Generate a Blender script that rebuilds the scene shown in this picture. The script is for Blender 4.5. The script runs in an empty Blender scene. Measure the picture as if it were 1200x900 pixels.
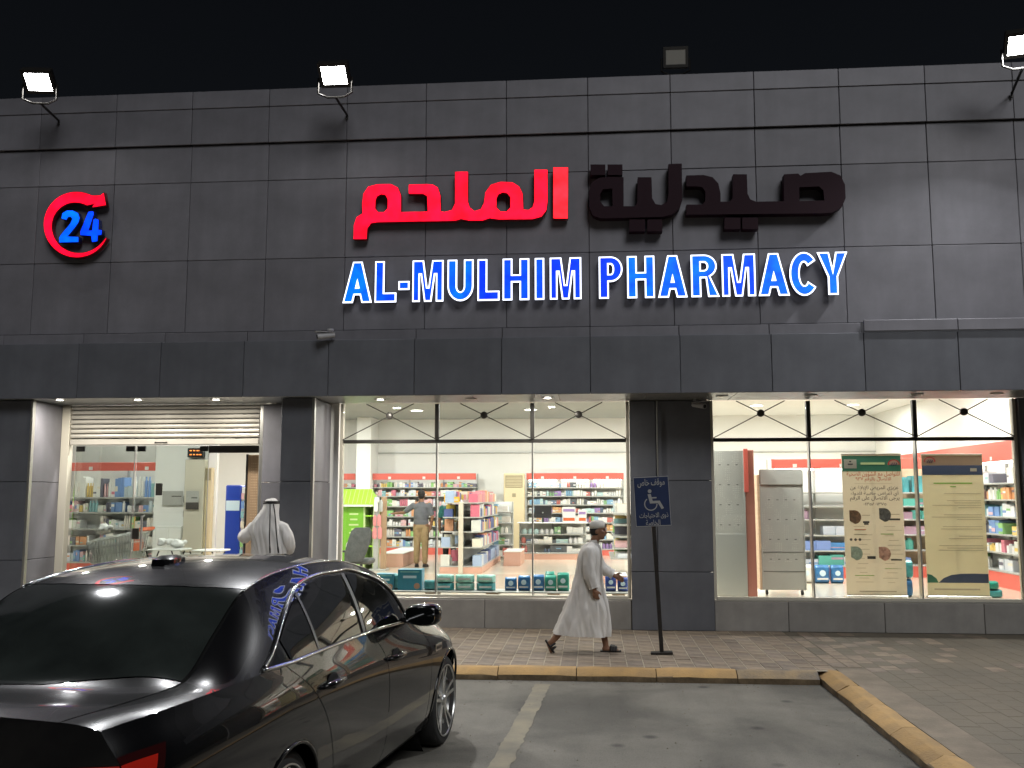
import bpy, bmesh, math, random
import numpy as np
from mathutils import Vector, Matrix
R = math.radians
SC = bpy.context.scene
COL = SC.collection
random.seed(7)

# ------------------------------------------------------------------ camera, sky, town light, exposure
cam = bpy.data.objects.new('camera', bpy.data.cameras.new('camera'))
COL.objects.link(cam)
cam.location = (0, 0, 2.18)
cam.rotation_euler = (R(90 + 6.72), 0, R(4.8))
cam.data.sensor_width = 36
cam.data.lens = 36 * 1120 / 1200
cam.data.clip_end = 2000
SC.camera = cam

world = bpy.data.worlds.new('World')
SC.world = world
world.use_nodes = True
wn = world.node_tree
wn.nodes.clear()
wo = wn.nodes.new('ShaderNodeOutputWorld')
wb = wn.nodes.new('ShaderNodeBackground')
ws = wn.nodes.new('ShaderNodeTexSky')
ws.sky_type = 'NISHITA'
ws.sun_disc = False
ws.sun_elevation = R(52)
ws.sun_rotation = R(200)
wb.inputs['Strength'].default_value = 0.0012
wh = wn.nodes.new('ShaderNodeHueSaturation')
wh.inputs['Saturation'].default_value = .55
wn.links.new(ws.outputs[0], wh.inputs['Color'])
wn.links.new(wh.outputs[0], wb.inputs['Color'])
wn.links.new(wb.outputs[0], wo.inputs['Surface'])

sun = bpy.data.objects.new('town_glow', bpy.data.lights.new('town_glow', 'SUN'))
COL.objects.link(sun)
sun.data.energy = 0.72
sun.data.angle = R(26)
sun.data.color = (0.97, 0.98, 1.0)
sun.rotation_euler = (R(52), 0, R(22))

SC.view_settings.view_transform = 'Standard'
SC.view_settings.look = 'None'
SC.view_settings.exposure = 0.5
SC.view_settings.gamma = 1.0
SC.cycles.max_bounces = 8
SC.cycles.transparent_max_bounces = 16
SC.cycles.sample_clamp_indirect = 4
SC.cycles.caustics_reflective = False
SC.cycles.caustics_refractive = False

# ------------------------------------------------------------------ materials
MATS = {}
def mat(name, col=(.5, .5, .5), rough=.5, metal=0., var=0., scale=6., bump=0., bscale=60., coat=0., emit=None, estr=0., spec=.5, col2=None, detail=5., stretch=None, crough=.03):
    m = bpy.data.materials.new(name)
    m.use_nodes = True
    nt = m.node_tree
    b = nt.nodes['Principled BSDF']
    b.inputs['Base Color'].default_value = (*col, 1)
    b.inputs['Roughness'].default_value = rough
    b.inputs['Metallic'].default_value = metal
    b.inputs['Specular IOR Level'].default_value = spec
    b.inputs['Coat Weight'].default_value = coat
    b.inputs['Coat Roughness'].default_value = crough
    if emit:
        b.inputs['Emission Color'].default_value = (*emit, 1)
        b.inputs['Emission Strength'].default_value = estr
    if var or bump:
        tc = nt.nodes.new('ShaderNodeTexCoord')
        src = tc.outputs['Object']
        if stretch:
            mp = nt.nodes.new('ShaderNodeMapping')
            mp.inputs['Scale'].default_value = stretch
            nt.links.new(src, mp.inputs[0]); src = mp.outputs[0]
    if var:
        n = nt.nodes.new('ShaderNodeTexNoise')
        n.inputs['Scale'].default_value = scale
        n.inputs['Detail'].default_value = detail
        n.inputs['Roughness'].default_value = .62
        nt.links.new(src, n.inputs['Vector'])
        r = nt.nodes.new('ShaderNodeValToRGB')
        c2 = col2 or tuple(min(1, c * (1 + var)) for c in col)
        c1 = col if col2 else tuple(c * (1 - var) for c in col)
        r.color_ramp.elements[0].position = .32
        r.color_ramp.elements[1].position = .68
        r.color_ramp.elements[0].color = (*c1, 1)
        r.color_ramp.elements[1].color = (*c2, 1)
        nt.links.new(n.outputs[0], r.inputs[0])
        nt.links.new(r.outputs[0], b.inputs['Base Color'])
    if bump:
        n2 = nt.nodes.new('ShaderNodeTexNoise')
        n2.inputs['Scale'].default_value = bscale
        n2.inputs['Detail'].default_value = 4
        nt.links.new(src, n2.inputs['Vector'])
        bp = nt.nodes.new('ShaderNodeBump')
        bp.inputs['Strength'].default_value = bump
        bp.inputs['Distance'].default_value = .02
        nt.links.new(n2.outputs[0], bp.inputs['Height'])
        nt.links.new(bp.outputs[0], b.inputs['Normal'])
    MATS[name] = m
    return m

def glass(name, tint=(.97, .99, .98), ior=1.45):
    m = bpy.data.materials.new(name)
    m.use_nodes = True
    nt = m.node_tree
    nt.nodes.clear()
    o = nt.nodes.new('ShaderNodeOutputMaterial')
    t = nt.nodes.new('ShaderNodeBsdfTransparent')
    t.inputs[0].default_value = (*tint, 1)
    g = nt.nodes.new('ShaderNodeBsdfGlossy')
    g.inputs['Roughness'].default_value = .01
    f = nt.nodes.new('ShaderNodeFresnel')
    f.inputs[0].default_value = ior
    x = nt.nodes.new('ShaderNodeMixShader')
    nt.links.new(f.outputs[0], x.inputs[0])
    nt.links.new(t.outputs[0], x.inputs[1])
    nt.links.new(g.outputs[0], x.inputs[2])
    nt.links.new(x.outputs[0], o.inputs[0])
    MATS[name] = m
    return m

M = MATS
mat('panel', (.182, .178, .196), .48, .12, var=.16, scale=1.3, bump=.04, bscale=3.)
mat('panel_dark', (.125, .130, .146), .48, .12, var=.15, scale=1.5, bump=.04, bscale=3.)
mat('joint', (.07, .07, .075), .8)
mat('soffit', (.30, .31, .31), .35, .2, var=.08, scale=2)
mat('plinth', (.30, .285, .262), .55, .1, var=.14, scale=2.2)
mat('alu', (.55, .54, .50), .3, .8)
mat('darkframe', (.055, .052, .047), .4, .5)
mat('cream_frame', (.62, .58, .48), .45, .2)
mat('shutter', (.50, .47, .41), .42, .25, var=.08, scale=3, stretch=(1, 1, 5))
mat('asphalt', (.200, .187, .155), .85, var=.28, scale=.9, bump=.5, bscale=140, detail=10, col2=(.132, .123, .101))
mat('kerb_yellow', (.46, .285, .105), .85, var=.42, scale=3.2, bump=.35, bscale=40, col2=(.31, .205, .095), detail=10)
mat('kerb_grey', (.36, .26, .14), .9, var=.35, scale=3.5, bump=.5, bscale=40, col2=(.15, .135, .115), detail=9)
mat('paver', (0.225, 0.178, 0.132), .85, var=.25, scale=5, bump=.3, bscale=60)
mat('paver_b', (0.205, 0.165, 0.128), .85, var=.25, scale=5, bump=.3, bscale=60)
mat('paver_c', (0.24, 0.19, 0.138), .85, var=.25, scale=5, bump=.3, bscale=60)
mat('kerb_dirt_shade', (.15, .11, .065), .95, var=.4, scale=6, bump=.4, bscale=40, detail=9)  # lower kerb face: dirt, with its shade put into the colour
mat('dusty', (.175, .148, .108), .9, var=.30, scale=.9, bump=.35, bscale=50, col2=(.135, .118, .09), detail=9)
mat('band', (.200, .165, .122), .9, var=.2, scale=3, bump=.3, bscale=50)
mat('joint_sand', (.34, .295, .225), .95, var=.2, scale=9)
mat('line_paint', (.25, .22, .15), .85, var=.5, scale=2.5, col2=(.15, .138, .11), detail=10)
mat('white_wall', (.80, .80, .77), .7, var=.03, scale=1.2)
mat('shop_ceiling', (.78, .78, .75), .8)
mat('grey_ceiling', (.34, .36, .34), .8)
mat('shop_floor', (.62, .55, .44), .16, var=.06, scale=.6)
mat('beige_floor', (.55, .43, .33), .16, var=.06, scale=.8)
mat('red_board', (.60, .12, .09), .4)
mat('red_soft', (.58, .34, .26), .5)
mat('shelf_white', (.74, .75, .72), .4)
mat('shelf_grey', (.42, .43, .41), .4, .3)
mat('peg', (.40, .40, .375), .55, .1, var=.05, scale=2)
mat('peg_hole', (.75, .74, .68), .6)  # pale dots painted for light shining through the pegboard holes
mat('peg_slot', (.06, .06, .06), .7)
mat('dull_red', (.40, .15, .11), .5)
mat('wood_pale', (.62, .47, .32), .5, var=.1, scale=4, stretch=(1, 1, 6))
mat('wood_mid', (.33, .22, .13), .5, var=.15, scale=4, stretch=(6, 1, 1))
mat('lime', (.33, .66, .045), .4)
mat('lime_dark', (.16, .40, .03), .4)
mat('lime_pale', (.50, .62, .30), .45)
mat('black_plastic', (.012, .012, .013), .35)
mat('rubber', (.012, .012, .012), .75, var=.2, scale=20)
mat('dark_metal', (.03, .028, .025), .45, .6)
mat('grey_fabric', (.075, .08, .08), .9, var=.2, scale=14)
mat('chrome', (.72, .73, .74), .12, 1.)
mat('steel', (.62, .62, .60), .3, .9)
mat('thobe', (.80, .78, .74), .85, var=.07, scale=5, bump=.35, bscale=7, stretch=(1.6, 1.6, .5))
mat('thobe_b', (.78, .77, .75), .85, var=.06, scale=5, bump=.3, bscale=8, stretch=(1.6, 1.6, .6))
mat('shemagh', (.74, .73, .71), .85, var=.05, scale=5)
mat('skin', (.23, .115, .065), .55, var=.08, scale=12)
mat('skin_b', (.40, .22, .13), .55, var=.06, scale=12)
mat('hair', (.010, .008, .007), .7)
mat('cap', (.68, .66, .60), .85, bump=.3, bscale=120)
mat('sandal', (.016, .013, .011), .6)
mat('polo', (.13, .135, .15), .9, var=.12, scale=9, bump=.3, bscale=9)
mat('khaki', (.34, .245, .13), .9, var=.12, scale=9, bump=.4, bscale=9)
mat('teal_shirt', (.03, .15, .14), .9)
mat('dark_trousers', (.03, .03, .035), .9)
mat('car_paint', (.0032, .0032, .0038), .27, 0., coat=1., spec=.065, crough=.015)
mat('car_gap', (.002, .002, .002), .9)
mat('car_glass', (.0045, .0055, .005), .03, 0., spec=.6, coat=.6, crough=.01)
mat('car_glass_rear', (.018, .022, .020), .09, 0., spec=.7, var=.35, scale=2.2)
mat('tail_red', (.36, .010, .006), .08, 0., coat=1., emit=(1, .05, .02), estr=.05)  # faint emission stands in for red light caught by the unlit lens
mat('tail_dark', (.03, .004, .004), .08, coat=1.)
mat('sign_blue', (.011, .026, .085), .5, var=.1, scale=8)
mat('sign_white', (.36, .36, .35), .5)
mat('sign_post', (.022, .018, .015), .6, .3, var=.3, scale=12)
mat('lit_red', (.3, .0, .01), .4, emit=(1., .0015, .018), estr=1.8)
mat('lit_red_hot', (.3, .0, .01), .4, emit=(1., .010, .018), estr=2.2)
mat('red_return', (.16, .004, .012), .45)
mat('unlit_red', (.017, .002, .0075), .6, spec=.2)
mat('lit_blue', (0, .02, .3), .4, emit=(.0, .040, 1.), estr=1.5)
mat('lit_blue_pale', (0, .04, .3), .4, emit=(.0, .078, 1.), estr=1.55)
mat('lit_blue_deep', (0, .01, .3), .4, emit=(.0, .026, 1.), estr=1.4)
mat('lit_white', (.8, .8, .8), .4, emit=(.82, .86, 1.), estr=1.6)
mat('blue_return', (.01, .02, .12), .45)
mat('flood_lens', (.8, .8, .8), .3, emit=(1., .98, .95), estr=60)
mat('flood_off', (.30, .29, .26), .25, coat=.6)
mat('lamp_white', (.8, .8, .8), .4, emit=(1., .95, .84), estr=14)
mat('tube_white', (.8, .8, .8), .4, emit=(1., .98, .92), estr=9)
mat('lamp_dead', (.25, .25, .24), .4)
mat('cctv_white', (.42, .42, .42), .4)
mat('ac_beige', (.62, .52, .33), .5)
mat('ac_grille', (.30, .26, .16), .6)
mat('green_cover', (.03, .20, .115), .5)
mat('banner', (.78, .72, .60), .7, var=.03, scale=2)
mat('banner_b', (.74, .69, .52), .7, var=.03, scale=2)
mat('banner_green', (.09, .30, .20), .6)
mat('banner_navy', (.035, .05, .095), .6)
mat('banner_tan', (.50, .37, .26), .6)
mat('ink', (.05, .045, .04), .8)
mat('ink_grey', (.42, .37, .27), .8)
mat('ink_orange', (.50, .10, .025), .8)
mat('ink_red', (.45, .04, .03), .8)
mat('photo_brown', (.16, .08, .035), .6, var=.6, scale=18)
mat('photo_dark', (.10, .09, .075), .6, var=.6, scale=22)
mat('photo_green', (.30, .36, .27), .6, var=.3, scale=18)
mat('photo_pink', (.50, .27, .19), .6, var=.4, scale=14)
mat('paper', (.66, .66, .64), .7)
mat('cart_wire', (.62, .64, .62), .35, .6)
mat('cart_orange', (.62, .12, .035), .4)
mat('display_blue', (.012, .045, .33), .35)
mat('digits', (.4, .1, .02), .4, emit=(1, .25, .04), estr=2.)
mat('pack_teal', (.06, .30, .32), .35, var=.35, scale=9)
mat('pack_mint', (.25, .50, .44), .35, var=.3, scale=9)
mat('pack_blue', (.03, .14, .33), .3, var=.4, scale=9)
mat('pack_green', (.02, .27, .20), .3, var=.4, scale=9)
mat('pack_navy', (.02, .055, .26), .3, var=.4, scale=9)
mat('pack_print', (.55, .70, .78), .4)
mat('box_teal', (.02, .22, .32), .4, var=.12, scale=5)
mat('box_yellow', (.72, .40, .03), .45)
mat('pink', (.62, .24, .24), .5)
glass('window_glass')
glass('door_glass', (.90, .94, .92), 1.6)

def translucent(name, f=.55):
    nt = M[name].node_tree; o = nt.nodes['Material Output']; b = nt.nodes['Principled BSDF']
    t = nt.nodes.new('ShaderNodeBsdfTranslucent'); x = nt.nodes.new('ShaderNodeMixShader'); x.inputs[0].default_value = f
    src = b.inputs['Base Color']
    if src.is_linked: nt.links.new(src.links[0].from_socket, t.inputs[0])
    else: t.inputs[0].default_value = src.default_value
    nt.links.new(b.outputs[0], x.inputs[1]); nt.links.new(t.outputs[0], x.inputs[2]); nt.links.new(x.outputs[0], o.inputs[0])
for k in ('banner', 'banner_b', 'banner_green', 'banner_tan'): translucent(k)
for k in ('thobe', 'thobe_b', 'shemagh'): translucent(k, .22)
def rand_tone(name, amt):
    # each panel or stone its own slight tone
    nt = M[name].node_tree; b = nt.nodes['Principled BSDF']
    oi = nt.nodes.new('ShaderNodeObjectInfo'); mr = nt.nodes.new('ShaderNodeMapRange')
    mr.inputs['To Min'].default_value = 1 - amt; mr.inputs['To Max'].default_value = 1 + amt
    hv = nt.nodes.new('ShaderNodeHueSaturation')
    nt.links.new(oi.outputs['Random'], mr.inputs['Value']); nt.links.new(mr.outputs[0], hv.inputs['Value'])
    nt.links.new(b.inputs['Base Color'].links[0].from_socket, hv.inputs['Color']); nt.links.new(hv.outputs[0], b.inputs['Base Color'])
for k_ in ('panel', 'panel_dark', 'plinth'): rand_tone(k_, .07)
for k_ in ('paver', 'paver_b', 'paver_c', 'kerb_yellow'): rand_tone(k_, .12)
def streaks(name, amt=.055):
    # rain streaks and dust: noise drawn out downwards, in object space
    nt = M[name].node_tree; b = nt.nodes['Principled BSDF']
    tc = nt.nodes.new('ShaderNodeTexCoord'); mp = nt.nodes.new('ShaderNodeMapping'); mp.inputs['Scale'].default_value = (5, 5, .4)
    gm = nt.nodes.new('ShaderNodeNewGeometry')
    n = nt.nodes.new('ShaderNodeTexNoise'); n.inputs['Scale'].default_value = 1.; n.inputs['Detail'].default_value = 6
    mr = nt.nodes.new('ShaderNodeMapRange'); mr.inputs['From Min'].default_value = .35; mr.inputs['From Max'].default_value = .75
    mr.inputs['To Min'].default_value = 1 - amt; mr.inputs['To Max'].default_value = 1 + amt
    hv = nt.nodes.new('ShaderNodeHueSaturation')
    nt.links.new(gm.outputs['Position'], mp.inputs[0]); nt.links.new(mp.outputs[0], n.inputs['Vector']); nt.links.new(n.outputs[0], mr.inputs['Value'])
    nt.links.new(mr.outputs[0], hv.inputs['Value']); nt.links.new(b.inputs['Base Color'].links[0].from_socket, hv.inputs['Color']); nt.links.new(hv.outputs[0], b.inputs['Base Color'])
for k_ in ('panel', 'panel_dark'): streaks(k_)
streaks('plinth', .06)
def asphalt():
    nt = M['asphalt'].node_tree; b = nt.nodes['Principled BSDF']
    tc = nt.nodes.new('ShaderNodeTexCoord')
    def layer(col_src, tex, lo, hi, dark, vecscale=None):
        src = tc.outputs['Object']
        if vecscale:
            mp = nt.nodes.new('ShaderNodeMapping'); mp.inputs['Scale'].default_value = vecscale; nt.links.new(src, mp.inputs[0]); src = mp.outputs[0]
        nt.links.new(src, tex.inputs['Vector'])
        mr = nt.nodes.new('ShaderNodeMapRange'); mr.inputs['From Min'].default_value = lo; mr.inputs['From Max'].default_value = hi
        mr.inputs['To Min'].default_value = dark; mr.inputs['To Max'].default_value = 1.
        nt.links.new(tex.outputs[0], mr.inputs['Value'])
        hv = nt.nodes.new('ShaderNodeHueSaturation'); nt.links.new(mr.outputs[0], hv.inputs['Value']); nt.links.new(col_src, hv.inputs['Color'])
        return hv.outputs[0]
    c = b.inputs['Base Color'].links[0].from_socket
    n1 = nt.nodes.new('ShaderNodeTexNoise'); n1.inputs['Scale'].default_value = .55; n1.inputs['Detail'].default_value = 6; n1.inputs['Distortion'].default_value = .6
    c = layer(c, n1, .36, .54, .52)
    v = nt.nodes.new('ShaderNodeTexVoronoi'); v.inputs['Scale'].default_value = 1.7; v.inputs['Randomness'].default_value = 1
    c = layer(c, v, .05, .15, .38)
    v2 = nt.nodes.new('ShaderNodeTexVoronoi'); v2.inputs['Scale'].default_value = 60
    c = layer(c, v2, .1, .45, .72)
    n2 = nt.nodes.new('ShaderNodeTexNoise'); n2.inputs['Scale'].default_value = 1.2; n2.inputs['Detail'].default_value = 3
    c = layer(c, n2, .38, .5, .90, (2.2, .22, 1))
    nt.links.new(c, b.inputs['Base Color'])
asphalt()
def uneven_glow(name, lo, hi, scale):
    # the modules behind the acrylic light it unevenly
    nt = M[name].node_tree; b = nt.nodes['Principled BSDF']; e = b.inputs['Emission Strength'].default_value
    g_ = nt.nodes.new('ShaderNodeNewGeometry'); n = nt.nodes.new('ShaderNodeTexNoise'); n.inputs['Scale'].default_value = scale; n.inputs['Detail'].default_value = 2
    mr = nt.nodes.new('ShaderNodeMapRange'); mr.inputs['From Min'].default_value = .3; mr.inputs['From Max'].default_value = .7
    mr.inputs['To Min'].default_value = e * lo; mr.inputs['To Max'].default_value = e * hi
    nt.links.new(g_.outputs['Position'], n.inputs['Vector']); nt.links.new(n.outputs[0], mr.inputs['Value']); nt.links.new(mr.outputs[0], b.inputs['Emission Strength'])
for k_ in ('lit_red', 'lit_red_hot'): uneven_glow(k_, .5, 1.5, 4.)
for k_ in ('lit_blue', 'lit_blue_pale', 'lit_blue_deep'): uneven_glow(k_, .55, 1.45, 5.)
def dusty_coat(name, lo, hi):
    nt = M[name].node_tree; b = nt.nodes['Principled BSDF']
    tc = nt.nodes.new('ShaderNodeTexCoord'); n = nt.nodes.new('ShaderNodeTexNoise'); n.inputs['Scale'].default_value = 3.; n.inputs['Detail'].default_value = 8
    mr = nt.nodes.new('ShaderNodeMapRange'); mr.inputs['From Min'].default_value = .35; mr.inputs['From Max'].default_value = .7
    mr.inputs['To Min'].default_value = lo; mr.inputs['To Max'].default_value = hi
    nt.links.new(tc.outputs['Object'], n.inputs['Vector']); nt.links.new(n.outputs[0], mr.inputs['Value']); nt.links.new(mr.outputs[0], b.inputs['Coat Roughness'])
dusty_coat('car_paint', .010, .030)
PAL = {}
def pal(n, cols):
    out = []
    for i, c in enumerate(cols):
        k = 'product_%s_%d' % (n, i)
        mat(k, c, .42); out.append(M[k])
    PAL[n] = out
pal('pharm', [(.75, .76, .74), (.70, .72, .72), (.78, .78, .75), (.66, .68, .66), (.76, .74, .68), (.15, .20, .28), (.62, .36, .16), (.24, .42, .22), (.55, .18, .15), (.30, .20, .42), (.24, .42, .58), (.72, .75, .70), (.10, .11, .12), (.77, .76, .73), (.74, .75, .76), (.70, .70, .66), (.78, .77, .70), (.45, .62, .62)])
pal('care', [(.74, .75, .72), (.66, .68, .62), (.60, .20, .26), (.66, .42, .44), (.18, .30, .56), (.26, .50, .18), (.68, .50, .16), (.62, .30, .14), (.24, .44, .46), (.14, .14, .18), (.50, .58, .62), (.72, .68, .56), (.76, .76, .73), (.72, .73, .74), (.70, .66, .60), (.75, .74, .70), (.62, .66, .70)])
pal('books', [(.60, .24, .28), (.55, .14, .20), (.64, .32, .18), (.68, .66, .55), (.60, .62, .58), (.05, .08, .22), (.08, .11, .28), (.34, .44, .60), (.56, .40, .05), (.72, .71, .66)])
pal('bags', [(.08, .25, .55), (.10, .42, .48), (.55, .60, .70), (.10, .40, .34), (.20, .30, .62), (.68, .70, .72), (.45, .30, .40)])

# ------------------------------------------------------------------ mesh helpers
class MB:
    def __init__(s):
        s.v = []; s.f = []; s.m = []; s.cur = 0
    def add(s, vs, fs):
        o = len(s.v)
        s.v += [tuple(map(float, p)) for p in vs]
        for f in fs:
            s.f.append(tuple(o + i for i in f)); s.m.append(s.cur)
        return s
    def box(s, x0, x1, y0, y1, z0, z1):
        return s.add([(x, y, z) for z in (z0, z1) for y in (y0, y1) for x in (x0, x1)],
                     [(0, 2, 3, 1), (4, 5, 7, 6), (0, 1, 5, 4), (2, 6, 7, 3), (0, 4, 6, 2), (1, 3, 7, 5)])
    def cbox(s, x0, x1, y0, y1, z0, z1, b=.006):
        """box with all edges chamfered"""
        vs = []; idx = {}
        lo = (x0, y0, z0); hi = (x1, y1, z1)
        b = min(b, .45 * min(hi[i] - lo[i] for i in range(3)))
        for sx in (0, 1):
            for sy in (0, 1):
                for sz in (0, 1):
                    sg = (sx, sy, sz)
                    for ax in range(3):
                        p = [0, 0, 0]
                        for k in range(3):
                            e = hi[k] if sg[k] else lo[k]
                            p[k] = e if k == ax else e + (-b if sg[k] else b)
                        idx[(sg, ax)] = len(vs); vs.append(p)
        fs = []
        for ax in range(3):
            a1, a2 = [k for k in range(3) if k != ax]
            for sd in (0, 1):
                q = []
                for c in ((0, 0), (1, 0), (1, 1), (0, 1)):
                    g = [0, 0, 0]; g[ax] = sd; g[a1], g[a2] = c
                    q.append(idx[(tuple(g), ax)])
                fs.append(tuple(q))
        for ax in range(3):
            a1, a2 = [k for k in range(3) if k != ax]
            for c in ((0, 0), (1, 0), (1, 1), (0, 1)):
                g0 = [0, 0, 0]; g0[a1], g0[a2] = c; g1 = list(g0); g1[ax] = 1
                fs.append((idx[(tuple(g0), a1)], idx[(tuple(g1), a1)], idx[(tuple(g1), a2)], idx[(tuple(g0), a2)]))
        for sg in {k[0] for k in idx}:
            fs.append(tuple(idx[(sg, a)] for a in range(3)))
        return s.add(vs, fs)
    def ring(s, pts, close=True):
        pass
    def cyl(s, p0, p1, r0, r1=None, n=12, caps=True):
        r1 = r0 if r1 is None else r1
        p0 = Vector(p0); p1 = Vector(p1)
        d = (p1 - p0).normalized()
        a = d.orthogonal().normalized(); b = d.cross(a)
        vs = []
        for p, r in ((p0, r0), (p1, r1)):
            for k in range(n):
                t = 2 * math.pi * k / n
                vs.append(p + a * (r * math.cos(t)) + b * (r * math.sin(t)))
        fs = [(k, (k + 1) % n, n + (k + 1) % n, n + k) for k in range(n)]
        if caps:
            fs += [tuple(range(n))[::-1], tuple(range(n, 2 * n))]
        return s.add(vs, fs)
    def tube(s, pts, r, n=6, closed=False, caps=True):
        P = [Vector(p) for p in pts]; N = len(P)
        vs = []; up = None
        for i in range(N):
            if closed:
                d = P[(i + 1) % N] - P[i - 1]
            else:
                d = P[min(i + 1, N - 1)] - P[max(i - 1, 0)]
            d.normalize()
            a = d.orthogonal().normalized() if up is None else (up - d * up.dot(d)).normalized()
            up = a; b = d.cross(a)
            rr = r[i] if isinstance(r, (list, tuple)) else r
            for k in range(n):
                t = 2 * math.pi * k / n
                vs.append(P[i] + a * (rr * math.cos(t)) + b * (rr * math.sin(t)))
        fs = []
        for i in range(N if closed else N - 1):
            j = (i + 1) % N
            for k in range(n):
                l = (k + 1) % n
                fs.append((i * n + k, i * n + l, j * n + l, j * n + k))
        if caps and not closed:
            fs += [tuple(range(n))[::-1], tuple(range((N - 1) * n, N * n))]
        return s.add(vs, fs)
    def loft(s, rings, caps=True, closed=True):
        n = len(rings[0]); vs = [p for r in rings for p in r]; fs = []
        for i in range(len(rings) - 1):
            for k in range(n if closed else n - 1):
                l = (k + 1) % n
                fs.append((i * n + k, i * n + l, (i + 1) * n + l, (i + 1) * n + k))
        if caps and closed:
            fs += [tuple(range(n))[::-1], tuple(range((len(rings) - 1) * n, len(rings) * n))]
        return s.add(vs, fs)
    def lathe(s, prof, n=32, c=(0, 0, 0), axis='z'):
        rings = []
        for r, h in prof:
            ring = []
            for k in range(n):
                t = 2 * math.pi * k / n
                a, b = r * math.cos(t), r * math.sin(t)
                p = {'z': (a, b, h), 'y': (a, h, b), 'x': (h, a, b)}[axis]
                ring.append((p[0] + c[0], p[1] + c[1], p[2] + c[2]))
            rings.append(ring)
        return s.loft(rings, caps=False)
    def prism(s, poly, y0, y1):
        """polygon in xz, extruded along y"""
        n = len(poly)
        vs = [(x, y0, z) for x, z in poly] + [(x, y1, z) for x, z in poly]
        return s.add(vs, [tuple(range(n)), tuple(range(n, 2 * n))[::-1]] + [(k, k + n, (k + 1) % n + n, (k + 1) % n) for k in range(n)])
    def grid(s, G, flip=False):
        nu, nv = len(G), len(G[0])
        vs = [p for row in G for p in row]; fs = []
        for i in range(nu - 1):
            for j in range(nv - 1):
                q = (i * nv + j, i * nv + j + 1, (i + 1) * nv + j + 1, (i + 1) * nv + j)
                fs.append(q[::-1] if flip else q)
        return s.add(vs, fs)
    def mesh(s, name, mats, smooth=False, fix=True):
        me = bpy.data.meshes.new(name)
        me.from_pydata(s.v, [], s.f)
        for m in (mats if isinstance(mats, (list, tuple)) else [mats]):
            me.materials.append(m)
        if len(me.materials) > 1:
            me.polygons.foreach_set('material_index', s.m)
        if fix:
            bm = bmesh.new(); bm.from_mesh(me)
            bmesh.ops.recalc_face_normals(bm, faces=bm.faces)
            bm.to_mesh(me); bm.free()
        if smooth:
            me.polygons.foreach_set('use_smooth', [True] * len(me.polygons))
            if smooth != 'all':
                me.set_sharp_from_angle(angle=R(38))
        me.update()
        return me
    def build(s, name, mats, parent=None, smooth=False, loc=None, rz=0, fix=True):
        return place(name, s.mesh(name, mats, smooth, fix), parent, loc, rz)

def place(name, me, parent=None, loc=None, rz=0):
    o = bpy.data.objects.new(name, me)
    COL.objects.link(o)
    if parent is not None: o.parent = parent
    if loc is not None: o.location = loc
    if rz: o.rotation_euler = (0, 0, rz)
    return o

def tag(o, label=None, cat=None, group=None, kind=None):
    if label: o['label'] = label
    if cat: o['category'] = cat
    if group: o['group'] = group
    if kind: o['kind'] = kind
    return o
def thing(name, loc, label, cat, group=None, rz=0):
    o = bpy.data.objects.new(name, None)
    COL.objects.link(o)
    o.location = loc; o.rotation_euler = (0, 0, rz)
    o.empty_display_size = .1
    return tag(o, label, cat, group)
def copy_tree(o, parent=None):
    c = o.copy(); COL.objects.link(c)
    if parent is not None: c.parent = parent
    for ch in list(o.children): copy_tree(ch, c)
    return c

def curve_mesh(name, loops, depth, off=0., bevel=0.):
    """filled outline (outer loop + holes, in x/z) extruded to a slab of that depth, centred, facing -y"""
    cu = bpy.data.curves.new(name, 'CURVE')
    cu.dimensions = '2D'; cu.fill_mode = 'BOTH'
    cu.extrude = depth / 2; cu.offset = off
    for lp in loops:
        sp = cu.splines.new('POLY')
        sp.points.add(len(lp) - 1)
        for i, (x, z) in enumerate(lp): sp.points[i].co = (x, z, 0, 1)
        sp.use_cyclic_u = True
    o = bpy.data.objects.new(name, cu); COL.objects.link(o)
    dg = bpy.context.evaluated_depsgraph_get()
    me = bpy.data.meshes.new_from_object(o.evaluated_get(dg))
    bpy.data.objects.remove(o); bpy.data.curves.remove(cu)
    me.transform(Matrix.Rotation(R(90), 4, 'X'))
    return me

# Arabic joining forms: isolated, final, initial, medial
AF = {'ا': 'FE8D FE8E', 'أ': 'FE83 FE84', 'ب': 'FE8F FE90 FE91 FE92', 'ة': 'FE93 FE94', 'ت': 'FE95 FE96 FE97 FE98', 'ج': 'FE9D FE9E FE9F FEA0',
      'ح': 'FEA1 FEA2 FEA3 FEA4', 'خ': 'FEA5 FEA6 FEA7 FEA8', 'د': 'FEA9 FEAA', 'ذ': 'FEAB FEAC', 'ر': 'FEAD FEAE', 'ز': 'FEAF FEB0', 'ش': 'FEB5 FEB6 FEB7 FEB8',
      'ص': 'FEB9 FEBA FEBB FEBC', 'ض': 'FEBD FEBE FEBF FEC0', 'ع': 'FEC9 FECA FECB FECC', 'غ': 'FECD FECE FECF FED0', 'ف': 'FED1 FED2 FED3 FED4', 'ق': 'FED5 FED6 FED7 FED8',
      'ل': 'FEDD FEDE FEDF FEE0', 'م': 'FEE1 FEE2 FEE3 FEE4', 'ن': 'FEE5 FEE6 FEE7 FEE8', 'و': 'FEED FEEE', 'ؤ': 'FE85 FE86', 'ى': 'FEEF FEF0', 'ي': 'FEF1 FEF2 FEF3 FEF4',
      'ء': 'FE80', 'س': 'FEB1 FEB2 FEB3 FEB4', '\u0001': 'FEFB FEFC', '\u0002': 'FEF9 FEFA'}
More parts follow.
